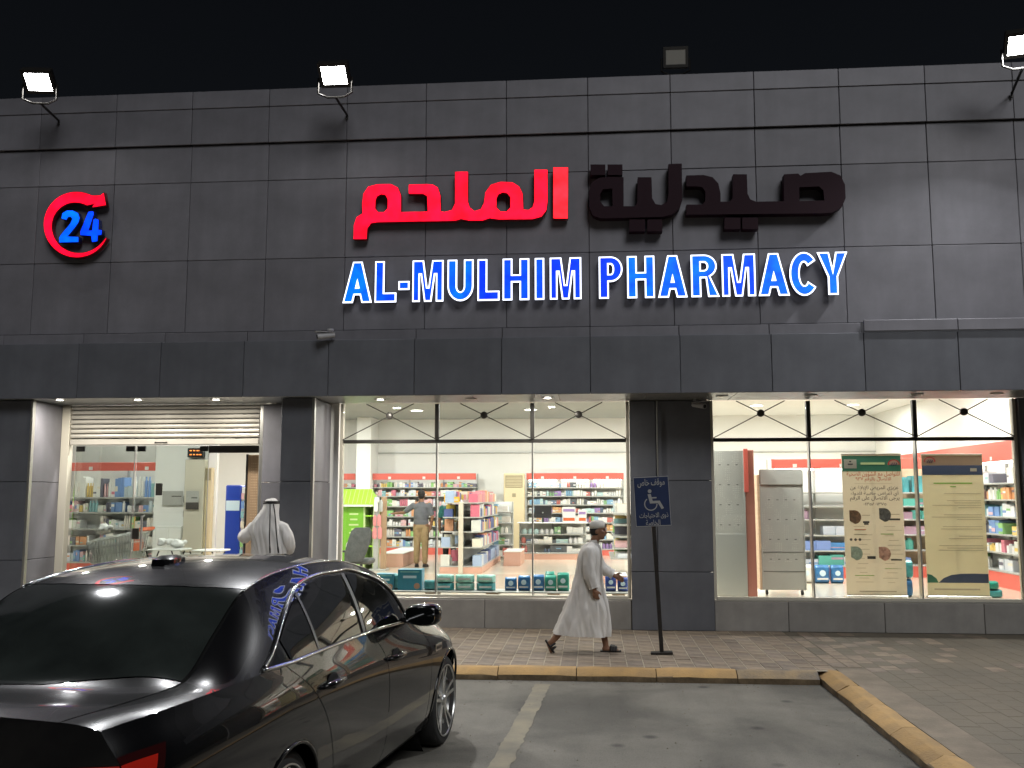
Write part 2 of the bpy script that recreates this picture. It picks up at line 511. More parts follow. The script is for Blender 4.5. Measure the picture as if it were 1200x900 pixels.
def shape_ar(t):
    t = t.replace('لا', '\u0001').replace('لإ', '\u0002')
    out = []
    for i, ch in enumerate(t):
        if ch not in AF: out.append(ch); continue
        fm = AF[ch].split()
        prev = i > 0 and t[i - 1] in AF and len(AF[t[i - 1]].split()) == 4
        nxt = len(fm) == 4 and i + 1 < len(t) and t[i + 1] in AF and t[i + 1] != 'ء'
        prev = prev and len(fm) >= 2
        k = 3 if (prev and nxt) else 1 if prev else 2 if nxt else 0
        out.append(chr(int(fm[k], 16)))
    s = ''.join(out)
    # digits keep their order when the line is turned round
    res = []; num = ''
    for ch in s:
        if '٠' <= ch <= '٩': num += ch
        else:
            if num: res.append(num[::-1]); num = ''
            res.append(ch)
    if num: res.append(num[::-1])
    return ''.join(res)[::-1]
def text_mesh(name, s, width=None, height=None, off=0., depth=0.0):
    cu = bpy.data.curves.new(name, 'FONT')
    cu.body = s; cu.resolution_u = 2; cu.size = 1; cu.align_x = 'CENTER'
    cu.offset = off; cu.extrude = depth
    o = bpy.data.objects.new(name, cu); COL.objects.link(o)
    dg = bpy.context.evaluated_depsgraph_get()
    me = bpy.data.meshes.new_from_object(o.evaluated_get(dg))
    bpy.data.objects.remove(o); bpy.data.curves.remove(cu)
    a = np.array([v.co[:] for v in me.vertices])
    lo, hi = a.min(0), a.max(0); w = hi[0] - lo[0]; h = hi[1] - lo[1]
    sx = width / w if width else height / h
    sy = height / h if height else sx
    me.transform(Matrix.Diagonal((sx, sy, 1, 1)) @ Matrix.Translation((-(lo[0] + hi[0]) / 2, -(lo[1] + hi[1]) / 2, 0)))
    me.transform(Matrix.Rotation(R(90), 4, 'X'))
    return me
def area_lamp(name, loc, rot, sx, sy, power, col, parent=None, shape='RECTANGLE', spread=180):
    l = bpy.data.lights.new(name, 'AREA'); l.shape = shape; l.size = sx
    if shape == 'RECTANGLE': l.size_y = sy
    l.energy = power; l.color = col; l.spread = R(spread)
    o = bpy.data.objects.new(name, l); COL.objects.link(o)
    o.location = loc; o.rotation_euler = rot
    if parent is not None: o.parent = parent
    return o
# ------------------------------------------------------------------ ground
def sheet(name, x0, x1, y0, y1, z, m, nx=1, ny=1):
    mb = MB()
    mb.grid([[(x0 + (x1 - x0) * i / nx, y0 + (y1 - y0) * j / ny, z) for j in range(ny + 1)] for i in range(nx + 1)], flip=True)
    o = mb.build(name, m, fix=False)
    return tag(o, kind='structure')
ground = sheet('parking_lot', -90, 90, -90, 60, 0, M['asphalt'])
# faded bay line
line = MB(); rnd = random.Random(3)
def line_row(y):
    xc = -.60 - (11.55 - y) * .05
    return (xc - .09 + rnd.uniform(-.012, .012), xc + .09 + rnd.uniform(-.012, .012))
rows = [(y, *line_row(y)) for y in np.arange(11.5, 5.5, -.08)]
line.grid([[(r[1], r[0], .004), (r[2], r[0], .004)] for r in rows])
tag(line.build('parking_bay_line', M['line_paint']), kind='structure')

sidewalk = sheet('sidewalk', -14, 2.86, 11.9, 15.32, .1255, M['joint_sand'])
mbp = MB(); mbp.box(2.861, 16, -6, 15.34, -.05, .124)
forecourt = tag(mbp.build('forecourt', M['dusty']), kind='structure')
mbp = MB(); mbp.box(2.88, 3.24, -6, 12.05, .1, .130)
place_band = mbp.build('edging_band', M['band'], forecourt)

PW, PL = .205, .30
pm = MB().cbox(-PW / 2 + .007, PW / 2 - .007, -PL / 2 + .009, PL / 2 - .009, -.04, 0, .003).mesh('paver', M['paver'])
pms = [pm]
for k in ('paver_b', 'paver_c'):
    q = pm.copy(); q.materials[0] = M[k]; pms.append(q)
rest = MB()
rnd = random.Random(11)
for i in range(-40, 26):
    x = 2.86 - PW / 2 - PW * (i + 40) if i < 0 else 0
cols = int((2.86 + 9) / PW)
for i in range(cols):
    x = 2.86 - PW / 2 - PW * i
    st = PL / 2 if i % 2 else 0
    y = 11.965 + PL / 2 - st
    while y < 15.2 + PL / 2:
        a, b = max(11.965, y - PL / 2), min(15.27, y + PL / 2)
        if b - a > .1:
            z = .130 + rnd.uniform(-.002, .003)
            if x > -1.95 and b - a > PL - .01:
                o = place('paver', rnd.choice(pms), sidewalk, (x, y, z))
                o.rotation_euler = (rnd.uniform(-.006, .006), rnd.uniform(-.01, .01), rnd.uniform(-.01, .01))
            else:
                rest.cur = rnd.randrange(3)
                rest.cbox(x - PW / 2 + .007, x + PW / 2 - .007, a + .009, b - .009, .09, z, .003)
        y += PL
tag(rest.build('paving', [M['paver'], M['paver_b'], M['paver_c']], sidewalk), kind='stuff')

rest2 = MB(); rnd = random.Random(23)
for i in range(2):
    for j in range(11):
        x = 2.861 + PW * (i + .5) - .02 * i; y = 15.2 - PL * (j + .5)
        if y > 12.1: rest2.cur = rnd.randrange(3) if rnd.random() < .8 else 3; rest2.cbox(x - .085, x + .085, y - PL / 2 + .009, y + PL / 2 - .009, .09, .129 + rnd.uniform(-.001, .001), .003)
for i in range(30):
    for j in range(36):
        x = 3.25 + PW * (i + .5); y = 15.2 - PL * (j + .5) - (PL / 2 if i % 2 else 0)
        if y < 5.0: continue
        rest2.cur = rnd.randrange(3) if (y > 11.9 and rnd.random() < math.exp(-(x - 3.1) / .9)) else 3
        rest2.cbox(x - PW / 2 + .003, x + PW / 2 - .003, y - PL / 2 + .003, y + PL / 2 - .003, .10, .1262 + rnd.uniform(-.0008, .0008), .002)
tag(rest2.build('paving', [M['paver'], M['paver_b'], M['paver_c'], M['dusty']], forecourt), kind='stuff')

# kerb, in stones: chamfered top, painted yellow
kerb = tag(MB().box(-14, 2.62, 11.80, 11.93, -.1, .05).build('kerb', M['kerb_grey']), kind='structure')
def kstone(L, rn):
    prof = [(0, -.02), (0, .062), (.012, .074), (.105, .128), (.13, .135), (.235, .135), (.235, -.02)]
    n = 5; rings = []
    for k in range(n + 1):
        x = -L / 2 + L * k / n
        e = .006 if k in (0, n) else 0
        rings.append([(x, p[0] + (rn.uniform(-.006, .006) if 0 < i < 5 else 0) + e * (i < 5), p[1] + (rn.uniform(-.005, .004) if 1 <= i < 6 else 0) - e * (1 <= i < 6)) for i, p in enumerate(prof)])
    mb = MB(); mb.loft(rings)
    # the lower face is bare, its colour darkened for dirt and for shade, the chamfer above it painted
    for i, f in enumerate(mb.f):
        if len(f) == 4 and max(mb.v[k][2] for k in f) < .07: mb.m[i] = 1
    return mb
rn = random.Random(5)
ksm = [kstone(.935, rn).mesh('kerb_stone', [M['kerb_yellow'], M['kerb_dirt_shade']], 'angle') for _ in range(4)]
kgrey = kstone(.935, rn).mesh('kerb_stone', [M['kerb_grey'], M['kerb_dirt_shade']], 'angle')
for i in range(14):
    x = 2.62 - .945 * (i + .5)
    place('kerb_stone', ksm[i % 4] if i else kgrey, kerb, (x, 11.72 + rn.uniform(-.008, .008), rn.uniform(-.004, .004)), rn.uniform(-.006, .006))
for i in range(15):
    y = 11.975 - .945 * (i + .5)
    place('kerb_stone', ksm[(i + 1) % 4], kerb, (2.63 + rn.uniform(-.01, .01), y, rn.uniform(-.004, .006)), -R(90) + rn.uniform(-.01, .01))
mb = MB().box(-9.6, -4.1, 13.2, 15.34, .0, .38)
mb.box(-9.6, -3.8, 12.9, 13.2, .0, .255); mb.box(-4.1, -3.8, 13.2, 15.25, .0, .255)
tag(mb.build('entrance_step', M['plinth']), kind='structure')

# grit and small stones swept against the kerb and across the bay
gr_ = MB(); rnd = random.Random(77)
for k in range(420):
    near = rnd.random() < .55
    x = rnd.uniform(-1.4, 2.5); y = (11.68 - abs(rnd.gauss(0, .10))) if near else rnd.uniform(6.5, 11.6)
    if near and rnd.random() < .35: x, y = 2.60 - abs(rnd.gauss(0, .08)), rnd.uniform(7, 11.6)
    r = rnd.uniform(.004, .012)
    pts = [(x + r * rnd.uniform(.7, 1.2) * math.cos(t), y + r * rnd.uniform(.7, 1.2) * math.sin(t), .001) for t in (0, 1.3, 2.5, 3.8, 5.1)] + [(x, y, r * rnd.uniform(.5, 1.))]
    gr_.add(pts, [(0, 1, 5), (1, 2, 5), (2, 3, 5), (3, 4, 5), (4, 0, 5)])
tag(gr_.build('grit', M['dusty']), 'loose grit scattered along the kerb', 'grit', kind='stuff')
# ------------------------------------------------------------------ building
BO = Vector((-1.0, 14.2, 0.13))
bld = thing('pharmacy_building', BO, 'grey panel-clad pharmacy building with lit shop windows and deep fascia', 'building')
def bp(name, mb, m, smooth=False):
    """part of the building, modelled in world coordinates"""
    return place(name, mb.mesh(name, m, smooth), bld, -BO)
def panel_run(name, m, edges, z0, z1, y, th=.035, gap=.0034, ax='x', share=True):
    cache = {}
    for a, b in zip(edges[:-1], edges[1:]):
        k = round(b - a, 3)
        if k not in cache:
            w = (b - a) / 2 - gap; h = (z1 - z0) / 2 - gap
            if ax == 'x': cache[k] = MB().cbox(-w, w, 0, th, -h, h, .006).mesh(name, m)
            else: cache[k] = MB().cbox(-th, 0, -w, w, -h, h, .006).mesh(name, m)
        c = (a + b) / 2
        p = Vector((c, y, (z0 + z1) / 2)) if ax == 'x' else Vector((y, c, (z0 + z1) / 2))
        o = place(name, cache[k], bld, p - BO)
        o.rotation_euler = (random.uniform(-.004, .004), 0, random.uniform(-.004, .004))
WS = [-12.65, -11.385, -10.123, -8.86] + [round(-7.59 + 1.262 * k, 3) for k in range(13)]
for z0, z1 in ((4.72, 5.87), (5.87, 7.14), (7.14, 7.75)):
    panel_run('wall_panel', M['panel'], WS, z0, z1, 14.25)
panel_run('parapet_panel', M['panel'], WS, 7.75, 8.34, 14.205)
panel_run('parapet_panel', M['panel'], WS, 8.34, 8.63, 14.195)
mb = MB(); mb.box(-12.6, 9.0, 14.29, 14.6, 4.6, 8.6); mb.box(-12.6, 9.0, 14.245, 14.28, 7.77, 8.6)
bp('wall_core', mb, M['joint'])
FS = [round(-0.02 + 1.32 * k, 3) for k in range(-9, 8)]
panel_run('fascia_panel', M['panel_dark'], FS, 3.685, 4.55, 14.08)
panel_run('ledge_panel', M['panel'], [f for f in FS if f < 4.0], 4.555, 4.715, 14.20)
panel_run('ledge_panel', M['panel'], [f for f in FS if f > 3.9], 4.56, 4.73, 14.05)
mb = MB(); mb.box(-11.9, 9.2, 14.13, 15.3, 3.76, 4.54); mb.box(-11.9, 9.2, 14.24, 14.3, 4.5, 4.72)
bp('fascia_core', mb, M['joint'])
sf = [round(-0.5 + 1.32 * k, 3) for k in range(-9, 8)]
for a, b in zip(sf[:-1], sf[1:]):
    w = (b - a) / 2
    o = place('soffit_panel', MB().cbox(-w + .004, w - .004, 0, 1.235, 0, .03, .003).mesh('soffit_panel', M['soffit']), bld, Vector(((a + b) / 2, 14.115, 3.70)) - BO)
# columns
def column(x0, x1, y0, zs, split=None, side=True, zb=.13):
    xs = [x0, x1] if split is None else [x0, split, x1]
    for za, zb_ in zip(zs[:-1], zs[1:]):
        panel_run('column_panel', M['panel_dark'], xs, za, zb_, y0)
        if side:
            panel_run('column_panel', M['panel'], [y0 + .04, 15.36], za, zb_, x1, ax='y')
    mb = MB(); mb.box(x0 + .01, x1 - .037, y0 + .037, 15.4, zs[0], zs[-1]); bp('column_core', mb, M['joint'])
column(-4.77, -4.27, 14.33, [.38, 2.41, 3.69])
column(-9.40, -8.80, 14.33, [.38, 1.2, 2.41, 3.69])
column(.585, 1.855, 15.20, [.13, 1.02, 2.43, 3.69], split=1.0, side=False)
column(6.52, 7.9, 15.20, [.13, 1.02, 2.43, 3.69], side=False)
column(-12, -9.45, 15.20, [.13, 1.2, 2.41, 3.69], split=-10.5, side=False)
panel_run('column_panel', M['panel'], [-5.36, -4.70], .38, 2.41, 15.20)
panel_run('column_panel', M['panel'], [-5.36, -4.70], 2.41, 3.69, 15.20)
mb = MB(); mb.cbox(-8.815, -8.775, 14.325, 14.40, .38, 3.69, .004); bp('corner_trim', mb, M['alu'])
mb = MB(); mb.cbox(-4.285, -4.245, 14.325, 14.40, .38, 3.69, .004); bp('corner_trim', mb, M['alu'])
mb = MB(); mb.cyl((1.02, 15.17, 2.3), (1.02, 15.17, 3.69), .012, n=8); bp('conduit', mb, M['alu'])
# plinth
panel_run('plinth_panel', M['plinth'], [-4.27, -3.1, -1.71, .585], .125, .575, 15.24)
panel_run('plinth_panel', M['plinth'], [1.855, 2.97, 4.40, 5.86, 6.52], .125, .575, 15.24)
mb = MB(); mb.box(-4.3, .6, 15.28, 15.42, .1, .57); mb.box(1.85, 6.55, 15.28, 15.42, .1, .57); bp('plinth_core', mb, M['joint'])

# windows
def window(x0, x1, mulls, z0=.60, zt=3.07, z1=3.69, Y=15.35):
    mb = MB()
    mb.cbox(x0, x0 + .05, Y - .05, Y + .06, z0, z1, .004); mb.cbox(x1 - .05, x1, Y - .05, Y + .06, z0, z1, .004)
    mb.cbox(x0 + .05, x1 - .05, Y - .05, Y + .06, z0 - .02, z0 + .035, .004)
    fr = bp('window', mb, M['cream_frame'])
    mb = MB().cbox(x0 - .0, x1 + .0, Y - .09, Y - .052, z0 - .03, z0 - .003, .004)
    place('sill', mb.mesh('sill', M['alu']), fr)
    mb = MB().cbox(x0 + .052, x1 - .052, Y - .045, Y + .05, zt - .028, zt + .028, .004)
    place('transom', mb.mesh('transom', M['darkframe']), fr)
    xs = [x0 + .052] + mulls + [x1 - .052]
    for x in mulls:
        place('mullion', MB().cbox(x - .032, x + .032, Y - .04, Y + .05, zt + .03, z1 - .01, .004).mesh('mullion', M['darkframe']), fr)
        place('glass_fin', MB().cbox(x - .011, x + .011, Y - .025, Y + .12, z0 + .036, zt - .03, .003).mesh('glass_fin', M['steel']), fr)
    for a, b in zip(xs[:-1], xs[1:]):
        a2 = a + (.013 if a != xs[0] else .001); b2 = b - (.013 if b != xs[-1] else .001)
        place('pane', MB().box(a2, b2, Y - .001, Y + .001, z0 + .037, zt - .03).mesh('pane', M['window_glass']), fr)
        a3 = a + (.034 if a != xs[0] else .001); b3 = b - (.034 if b != xs[-1] else .001)
        place('pane', MB().box(a3, b3, Y - .001, Y + .001, zt + .03, z1 - .005).mesh('pane', M['window_glass']), fr)
        c = (a + b) / 2; hw = (b - a) / 2; zh = 3.485; sl = (zh - zt - .03) / hw
        ex = (z1 - .01 - zh) / sl
        for s in (-1, 1):
            place('tie_rod', MB().cyl((c - s * hw, Y - .065 + s * .008, zt + .03), (c + s * ex, Y - .065 + s * .008, z1 - .01), .0085, n=6).mesh('tie_rod', M['darkframe']), fr)
        place('rod_hub', MB().lathe([(.0, -.03), (.045, -.03), (.058, -.02), (.058, .02), (.045, .03), (0, .03)], 20, (c, Y - .065, zh), 'y').mesh('rod_hub', M['darkframe'], 'angle'), fr)
window(-4.10, .585, [-2.51, -.96])
window(1.855, 6.52, [3.39, 5.01])

# entrance: roller shutter half up, glass doors
mb = MB(); mb.cbox(-8.80, -8.66, 15.20, 15.34, .38, 3.69, .005)
bp('shutter_guide', mb, M['cream_frame'])
mb = MB(); mb.cbox(-5.42, -5.36, 15.215, 15.34, .38, 3.69, .005)
bp('shutter_guide', mb, M['alu'])
sh = bp('roller_shutter', MB().cbox(-8.65, -5.43, 15.27, 15.30, 3.13, 3.69, .004), M['joint'])
n = 7; dz = (3.69 - 3.14) / n
for k in range(n):
    z = 3.14 + dz * k
    prof = [(15.262, z + .004), (15.225, z + .014), (15.216, z + dz * .5), (15.225, z + dz - .014), (15.262, z + dz - .004)]
    place('slat', MB().loft([[(x, p[0], p[1]) for p in prof] for x in (-8.65, -5.43)], closed=True).mesh('slat', M['shutter'], 'angle'), sh)
place('bottom_bar', MB().cbox(-8.65, -5.43, 15.21, 15.285, 3.03, 3.125, .008).mesh('bottom_bar', M['shutter']), sh)
place('lift_handle', MB().tube([(-7.17, 15.21, 3.07), (-7.17, 15.17, 3.06), (-6.98, 15.17, 3.06), (-6.98, 15.21, 3.07)], .011).mesh('lift_handle', M['dark_metal']), sh)
def glass_door(x0, x1, Y, handle=None, name='glass_door'):
    d = bp(name, MB().box(x0, x1, Y - .005, Y + .005, .40, 3.02), M['door_glass'])
    for x in (x0 + .08, x1 - .08):
        place('patch_fitting', MB().cbox(x - .07, x + .07, Y - .02, Y + .02, 2.93, 3.02, .004).mesh('patch_fitting', M['black_plastic']), d)
    place('edge_strip', MB().cbox(x1 - .004, x1 + .008, Y - .008, Y + .008, .40, 3.02, .002).mesh('edge_strip', M['steel']), d)
    if handle:
        place('pull_handle', MB().tube([(handle, Y - .01, 1.28), (handle, Y - .09, 1.30), (handle, Y - .09, 1.85), (handle, Y - .01, 1.87)], .017, 8).mesh('pull_handle', M['steel'], 'angle'), d)
        place('lock_case', MB().cbox(handle - .19, handle - .09, Y - .03, Y + .03, 1.48, 1.66, .006).mesh('lock_case', M['dark_metal']), d)
        place('door_hinge_plate', MB().cbox(handle + .18, handle + .28, Y - .025, Y + .025, 2.20, 2.40, .006).mesh('door_hinge_plate', M['dark_metal']), d)
    return d
glass_door(-8.65, -7.62, 15.42)
glass_door(-7.60, -6.36, 15.45, handle=-7.42)
mb = MB(); mb.cbox(-6.34, -5.42, 15.39, 15.44, 2.90, 3.02, .004); bp('door_head', mb, M['darkframe'])

# ------------------------------------------------------------------ shop shell
FZ = .55
tag(MB().box(-12, 8.2, 15.43, 28.2, .2, FZ).build('shop_floor', M['shop_floor']), kind='structure')
tag(MB().box(-12, 8.2, 27.9, 28.2, FZ, 4.6).build('shop_back_wall', M['white_wall']), kind='structure')
tag(MB().box(-12.2, -12, 15.4, 28.2, FZ, 4.6).build('shop_side_wall', M['white_wall']), kind='structure')
tag(MB().box(8.0, 8.2, 15.45, 28.2, FZ, 4.6).build('shop_side_wall', M['white_wall']), kind='structure')
tag(MB().box(-12.2, 8.2, 15.32, 28.2, 4.5, 4.6).build('shop_ceiling', M['shop_ceiling']), kind='structure')
g = tag(MB().box(-9, 1.9, 15.6, 27.8, 4.44, 4.49).build('ceiling_grey_field', M['grey_ceiling']), kind='structure')
tag(MB().box(-12, 8.0, 15.34, 15.50, 3.72, 4.5).build('window_lintel', M['white_wall']), kind='structure')
tag(MB().box(.62, 1.82, 15.41, 15.6, FZ, 3.8).build('shop_pier', M['white_wall']), kind='structure')
tag(MB().box(-5.3, -4.15, 15.41, 15.6, FZ, 3.8).build('shop_pier', M['white_wall']), kind='structure')
tag(MB().box(-6.72, -6.31, 26.9, 27.9, FZ, 4.5).build('shop_pillar', M['white_wall']), kind='structure')
tag(MB().box(-6.3, 8.0, 27.84, 27.90, 3.44, 3.47).build('wall_trunking', M['shelf_grey']), kind='structure')
# vestibule partition behind the doors
tag(MB().box(-8.75, -7.48, 18.6, 18.7, FZ, 4.45).build('partition_wall', M['white_wall']), kind='structure')
tag(MB().box(-12, -8.75, 20.6, 20.7, FZ, 4.45).build('partition_wall', M['peg']), kind='structure')
tag(MB().box(-5.1, -5.0, 15.62, 18.2, FZ, 4.45).build('partition_wall', M['white_wall']), kind='structure')

# ------------------------------------------------------------------ lamps
def flood(name, x, y, z, label, lit=True, power=0, tilt=40, yaw=0, spread=100):
    t = thing(name, (x, y, z), label, 'floodlight', rz=R(yaw))
    t.scale = (1.2, 1.2, 1.2) if lit else (1, 1, 1)
    h = MB()
    c, s = math.cos(R(tilt)), math.sin(R(tilt))
    rot = Matrix.Rotation(R(tilt), 4, 'X')   # local -y faces out; tilt turns it down
    def T(me): me.transform(rot); return me
    hb = MB().cbox(-.19, .19, .02, .10, -.16, .16, .012)
    for k in range(7): hb.box(-.15 + k * .05 - .006, -.15 + k * .05 + .006, .10, .145, -.13, .13)
    place('housing', T(hb.mesh('housing', M['dark_metal'])), t)
    rim = MB()
    for a in ((-.19, .19, 0, .022, .115, .16), (-.19, .19, 0, .022, -.16, -.115), (-.19, -.15, 0, .022, -.114, .114), (.15, .19, 0, .022, -.114, .114)): rim.box(*a)
    place('bezel', T(rim.mesh('bezel', M['dark_metal'])), t)
    place('lens', T(MB().box(-.149, .149, .006, .018, -.113, .113).mesh('lens', M['flood_lens'] if lit else M['flood_off'])), t)
    br = MB().tube([(-.215, .06, 0), (-.215, .06, -.2), (-.10, .1, -.24), (.10, .1, -.24), (.215, .06, -.2), (.215, .06, 0)], .014)
    br.tube([(0, .1, -.24), (0, (14.2 - y) / 1.2, -.24), (0, (14.2 - y) / 1.2, -.30)], .016) if lit else br.cyl((0, .1, -.24), (0, .1, -.29), .03)
    place('bracket', br.mesh('bracket', M['dark_metal']), t)
    if lit:
        v = rot @ Vector((0, -.004, 0))
        area_lamp(name + '_light', v, (-(R(90) - R(tilt)), 0, 0), .28, .2, power, (.97, .98, 1.), t, 'RECTANGLE', spread)
    return t
# ------------------------------------------------------------------ lamps and signs
flood('floodlight', -8.44, 13.40, 8.51, 'glaring white floodlight on the roof edge above the 24 sign', power=120, tilt=48, yaw=8)
flood('floodlight', -3.80, 13.40, 8.44, 'glaring white floodlight on the roof edge left of the red lettering', power=150, tilt=48)
flood('floodlight', 6.02, 13.2, 8.42, 'glaring white floodlight at the right end of the roof edge', power=260, tilt=52, yaw=-14, spread=140)
flood('floodlight', 1.34, 14.2, 8.91, 'unlit square floodlight standing on the parapet above the dark lettering', lit=False, tilt=8)

dl = None
DL = [(-8.35, 14.33, 1, 'lit round downlight in the soffit beside the leftmost column'),
      (-7.12, 14.42, 1, 'lit round downlight in the soffit over the middle of the roller shutter'),
      (-5.88, 14.49, 1, 'lit round downlight in the soffit over the open doorway'),
      (-3.31, 14.71, 1, 'lit round downlight in the soffit over the left bay of the middle window'),
      (-1.87, 14.70, 0, 'unlit round downlight in the soffit between two lit ones'),
      (-.68, 14.67, 1, 'lit round downlight in the soffit over the right bay of the middle window'),
      (1.97, 14.64, 0, 'unlit round downlight in the soffit beside the wide middle column'),
      (3.29, 14.63, 0, 'unlit round downlight in the soffit above the hanging pegboard stands'),
      (4.84, 14.64, 0, 'unlit round downlight in the soffit above the green-topped banner'),
      (5.97, 14.62, 0, 'unlit round downlight in the soffit above the navy-striped banner')]
for x, y, on, lab in DL:
    t = thing('downlight', (x, y, 3.69), lab, 'downlight', 'downlights in the soffit')
    place('trim_ring', MB().lathe([(.055, .004), (.06, -.006), (.088, -.008), (.094, .0), (.094, .008)], 24).mesh('trim_ring', M['alu'], 'angle'), t)
    place('diffuser', MB().lathe([(0, -.002), (.056, -.002), (.056, .006)], 20).mesh('diffuser', M['lamp_white'] if on else M['lamp_dead']), t)
    if on: area_lamp('downlight_glow', (0, 0, -.012), (0, 0, 0), .12, .12, 26, (1, .95, .86), t, 'DISK', 178)

SIGN_Y = 14.155
AR_LIT = [[[(-0.556, 7.173), (-0.323, 7.166), (-0.334, 6.359), (-0.56, 6.364)]], [[(-3.637, 6.116), (-3.425, 6.111), (-3.415, 6.284), (-3.361, 6.361), (-3.267, 6.375), (-2.046, 6.367), (-1.969, 6.39), (-1.847, 6.365), (-1.632, 6.36), (-1.526, 6.395), (-1.388, 6.369), (-0.872, 6.363), (-0.736, 6.397), (-0.659, 6.497), (-0.638, 6.637), (-0.636, 7.138), (-0.846, 7.144), (-0.847, 6.643), (-0.871, 6.556), (-0.932, 6.514), (-1.008, 6.522), (-1.017, 6.772), (-1.069, 6.883), (-1.175, 6.955), (-1.359, 6.97), (-1.512, 6.927), (-1.597, 6.804), (-1.618, 6.632), (-1.664, 6.545), (-1.756, 6.516), (-1.832, 6.574), (-1.858, 6.669), (-1.86, 7.142), (-2.067, 7.148), (-2.063, 6.643), (-2.109, 6.544), (-2.216, 6.515), (-2.278, 6.523), (-2.286, 6.775), (-2.328, 6.903), (-2.406, 6.952), (-2.499, 6.964), (-2.784, 6.963), (-2.782, 6.811), (-2.559, 6.805), (-2.497, 6.765), (-2.485, 6.528), (-2.897, 6.53), (-2.9, 6.792), (-2.949, 6.92), (-3.059, 6.98), (-3.278, 6.983), (-3.418, 6.949), (-3.494, 6.84), (-3.513, 6.681), (-3.504, 6.523), (-3.597, 6.462), (-3.635, 6.337)], [(-1.322, 6.796), (-1.389, 6.767), (-1.42, 6.705), (-1.419, 6.564), (-1.358, 6.5), (-1.267, 6.497), (-1.212, 6.558), (-1.212, 6.715), (-1.261, 6.779)], [(-3.212, 6.816), (-3.274, 6.786), (-3.298, 6.723), (-3.302, 6.597), (-3.255, 6.539), (-3.161, 6.536), (-3.109, 6.592), (-3.111, 6.734), (-3.15, 6.805)]]]
AR_DARK = [[[(1.438, 6.519), (1.673, 6.513), (1.718, 6.568), (1.722, 6.715), (1.679, 6.78), (1.595, 6.796), (1.443, 6.801), (1.447, 6.97), (1.701, 6.97), (1.835, 6.931), (1.917, 6.833), (1.946, 6.674), (1.943, 6.551), (2.077, 6.548), (2.122, 6.599), (2.139, 6.968), (2.34, 6.962), (2.342, 6.663), (2.379, 6.575), (2.462, 6.538), (2.871, 6.534), (2.884, 6.946), (3.091, 6.951), (3.123, 6.915), (3.19, 6.955), (3.572, 6.965), (3.701, 6.905), (3.762, 6.764), (3.763, 6.555), (3.699, 6.418), (3.565, 6.345), (3.416, 6.335), (1.434, 6.364)], [(3.1, 6.741), (3.382, 6.747), (3.446, 6.686), (3.456, 6.529), (3.093, 6.531)]], [[(0.51, 6.969), (0.504, 6.518), (0.675, 6.514), (0.709, 6.566), (0.722, 6.963), (0.927, 6.957), (0.932, 6.631), (0.981, 6.541), (1.065, 6.521), (1.151, 6.572), (1.177, 6.695), (1.186, 7.155), (1.383, 7.157), (1.378, 6.584), (1.335, 6.462), (1.232, 6.377), (1.079, 6.338), (0.16, 6.34), (0.041, 6.389), (-0.009, 6.514), (-0.014, 6.763), (0.029, 6.904), (0.15, 6.972), (0.305, 6.982)], [(0.2, 6.792), (0.337, 6.796), (0.34, 6.523), (0.214, 6.526), (0.156, 6.598), (0.158, 6.722)]], [[(0.014, 7.183), (0.238, 7.176), (0.236, 7.012), (0.013, 7.019)]], [[(0.273, 7.175), (0.496, 7.169), (0.494, 7.005), (0.271, 7.011)]], [[(0.587, 6.312), (0.821, 6.306), (0.818, 6.123), (0.584, 6.129)]], [[(0.855, 6.305), (1.078, 6.3), (1.075, 6.117), (0.852, 6.123)]], [[(1.994, 6.305), (2.228, 6.299), (2.223, 6.125), (1.989, 6.131)]], [[(2.254, 6.298), (2.488, 6.293), (2.482, 6.119), (2.25, 6.124)]]]
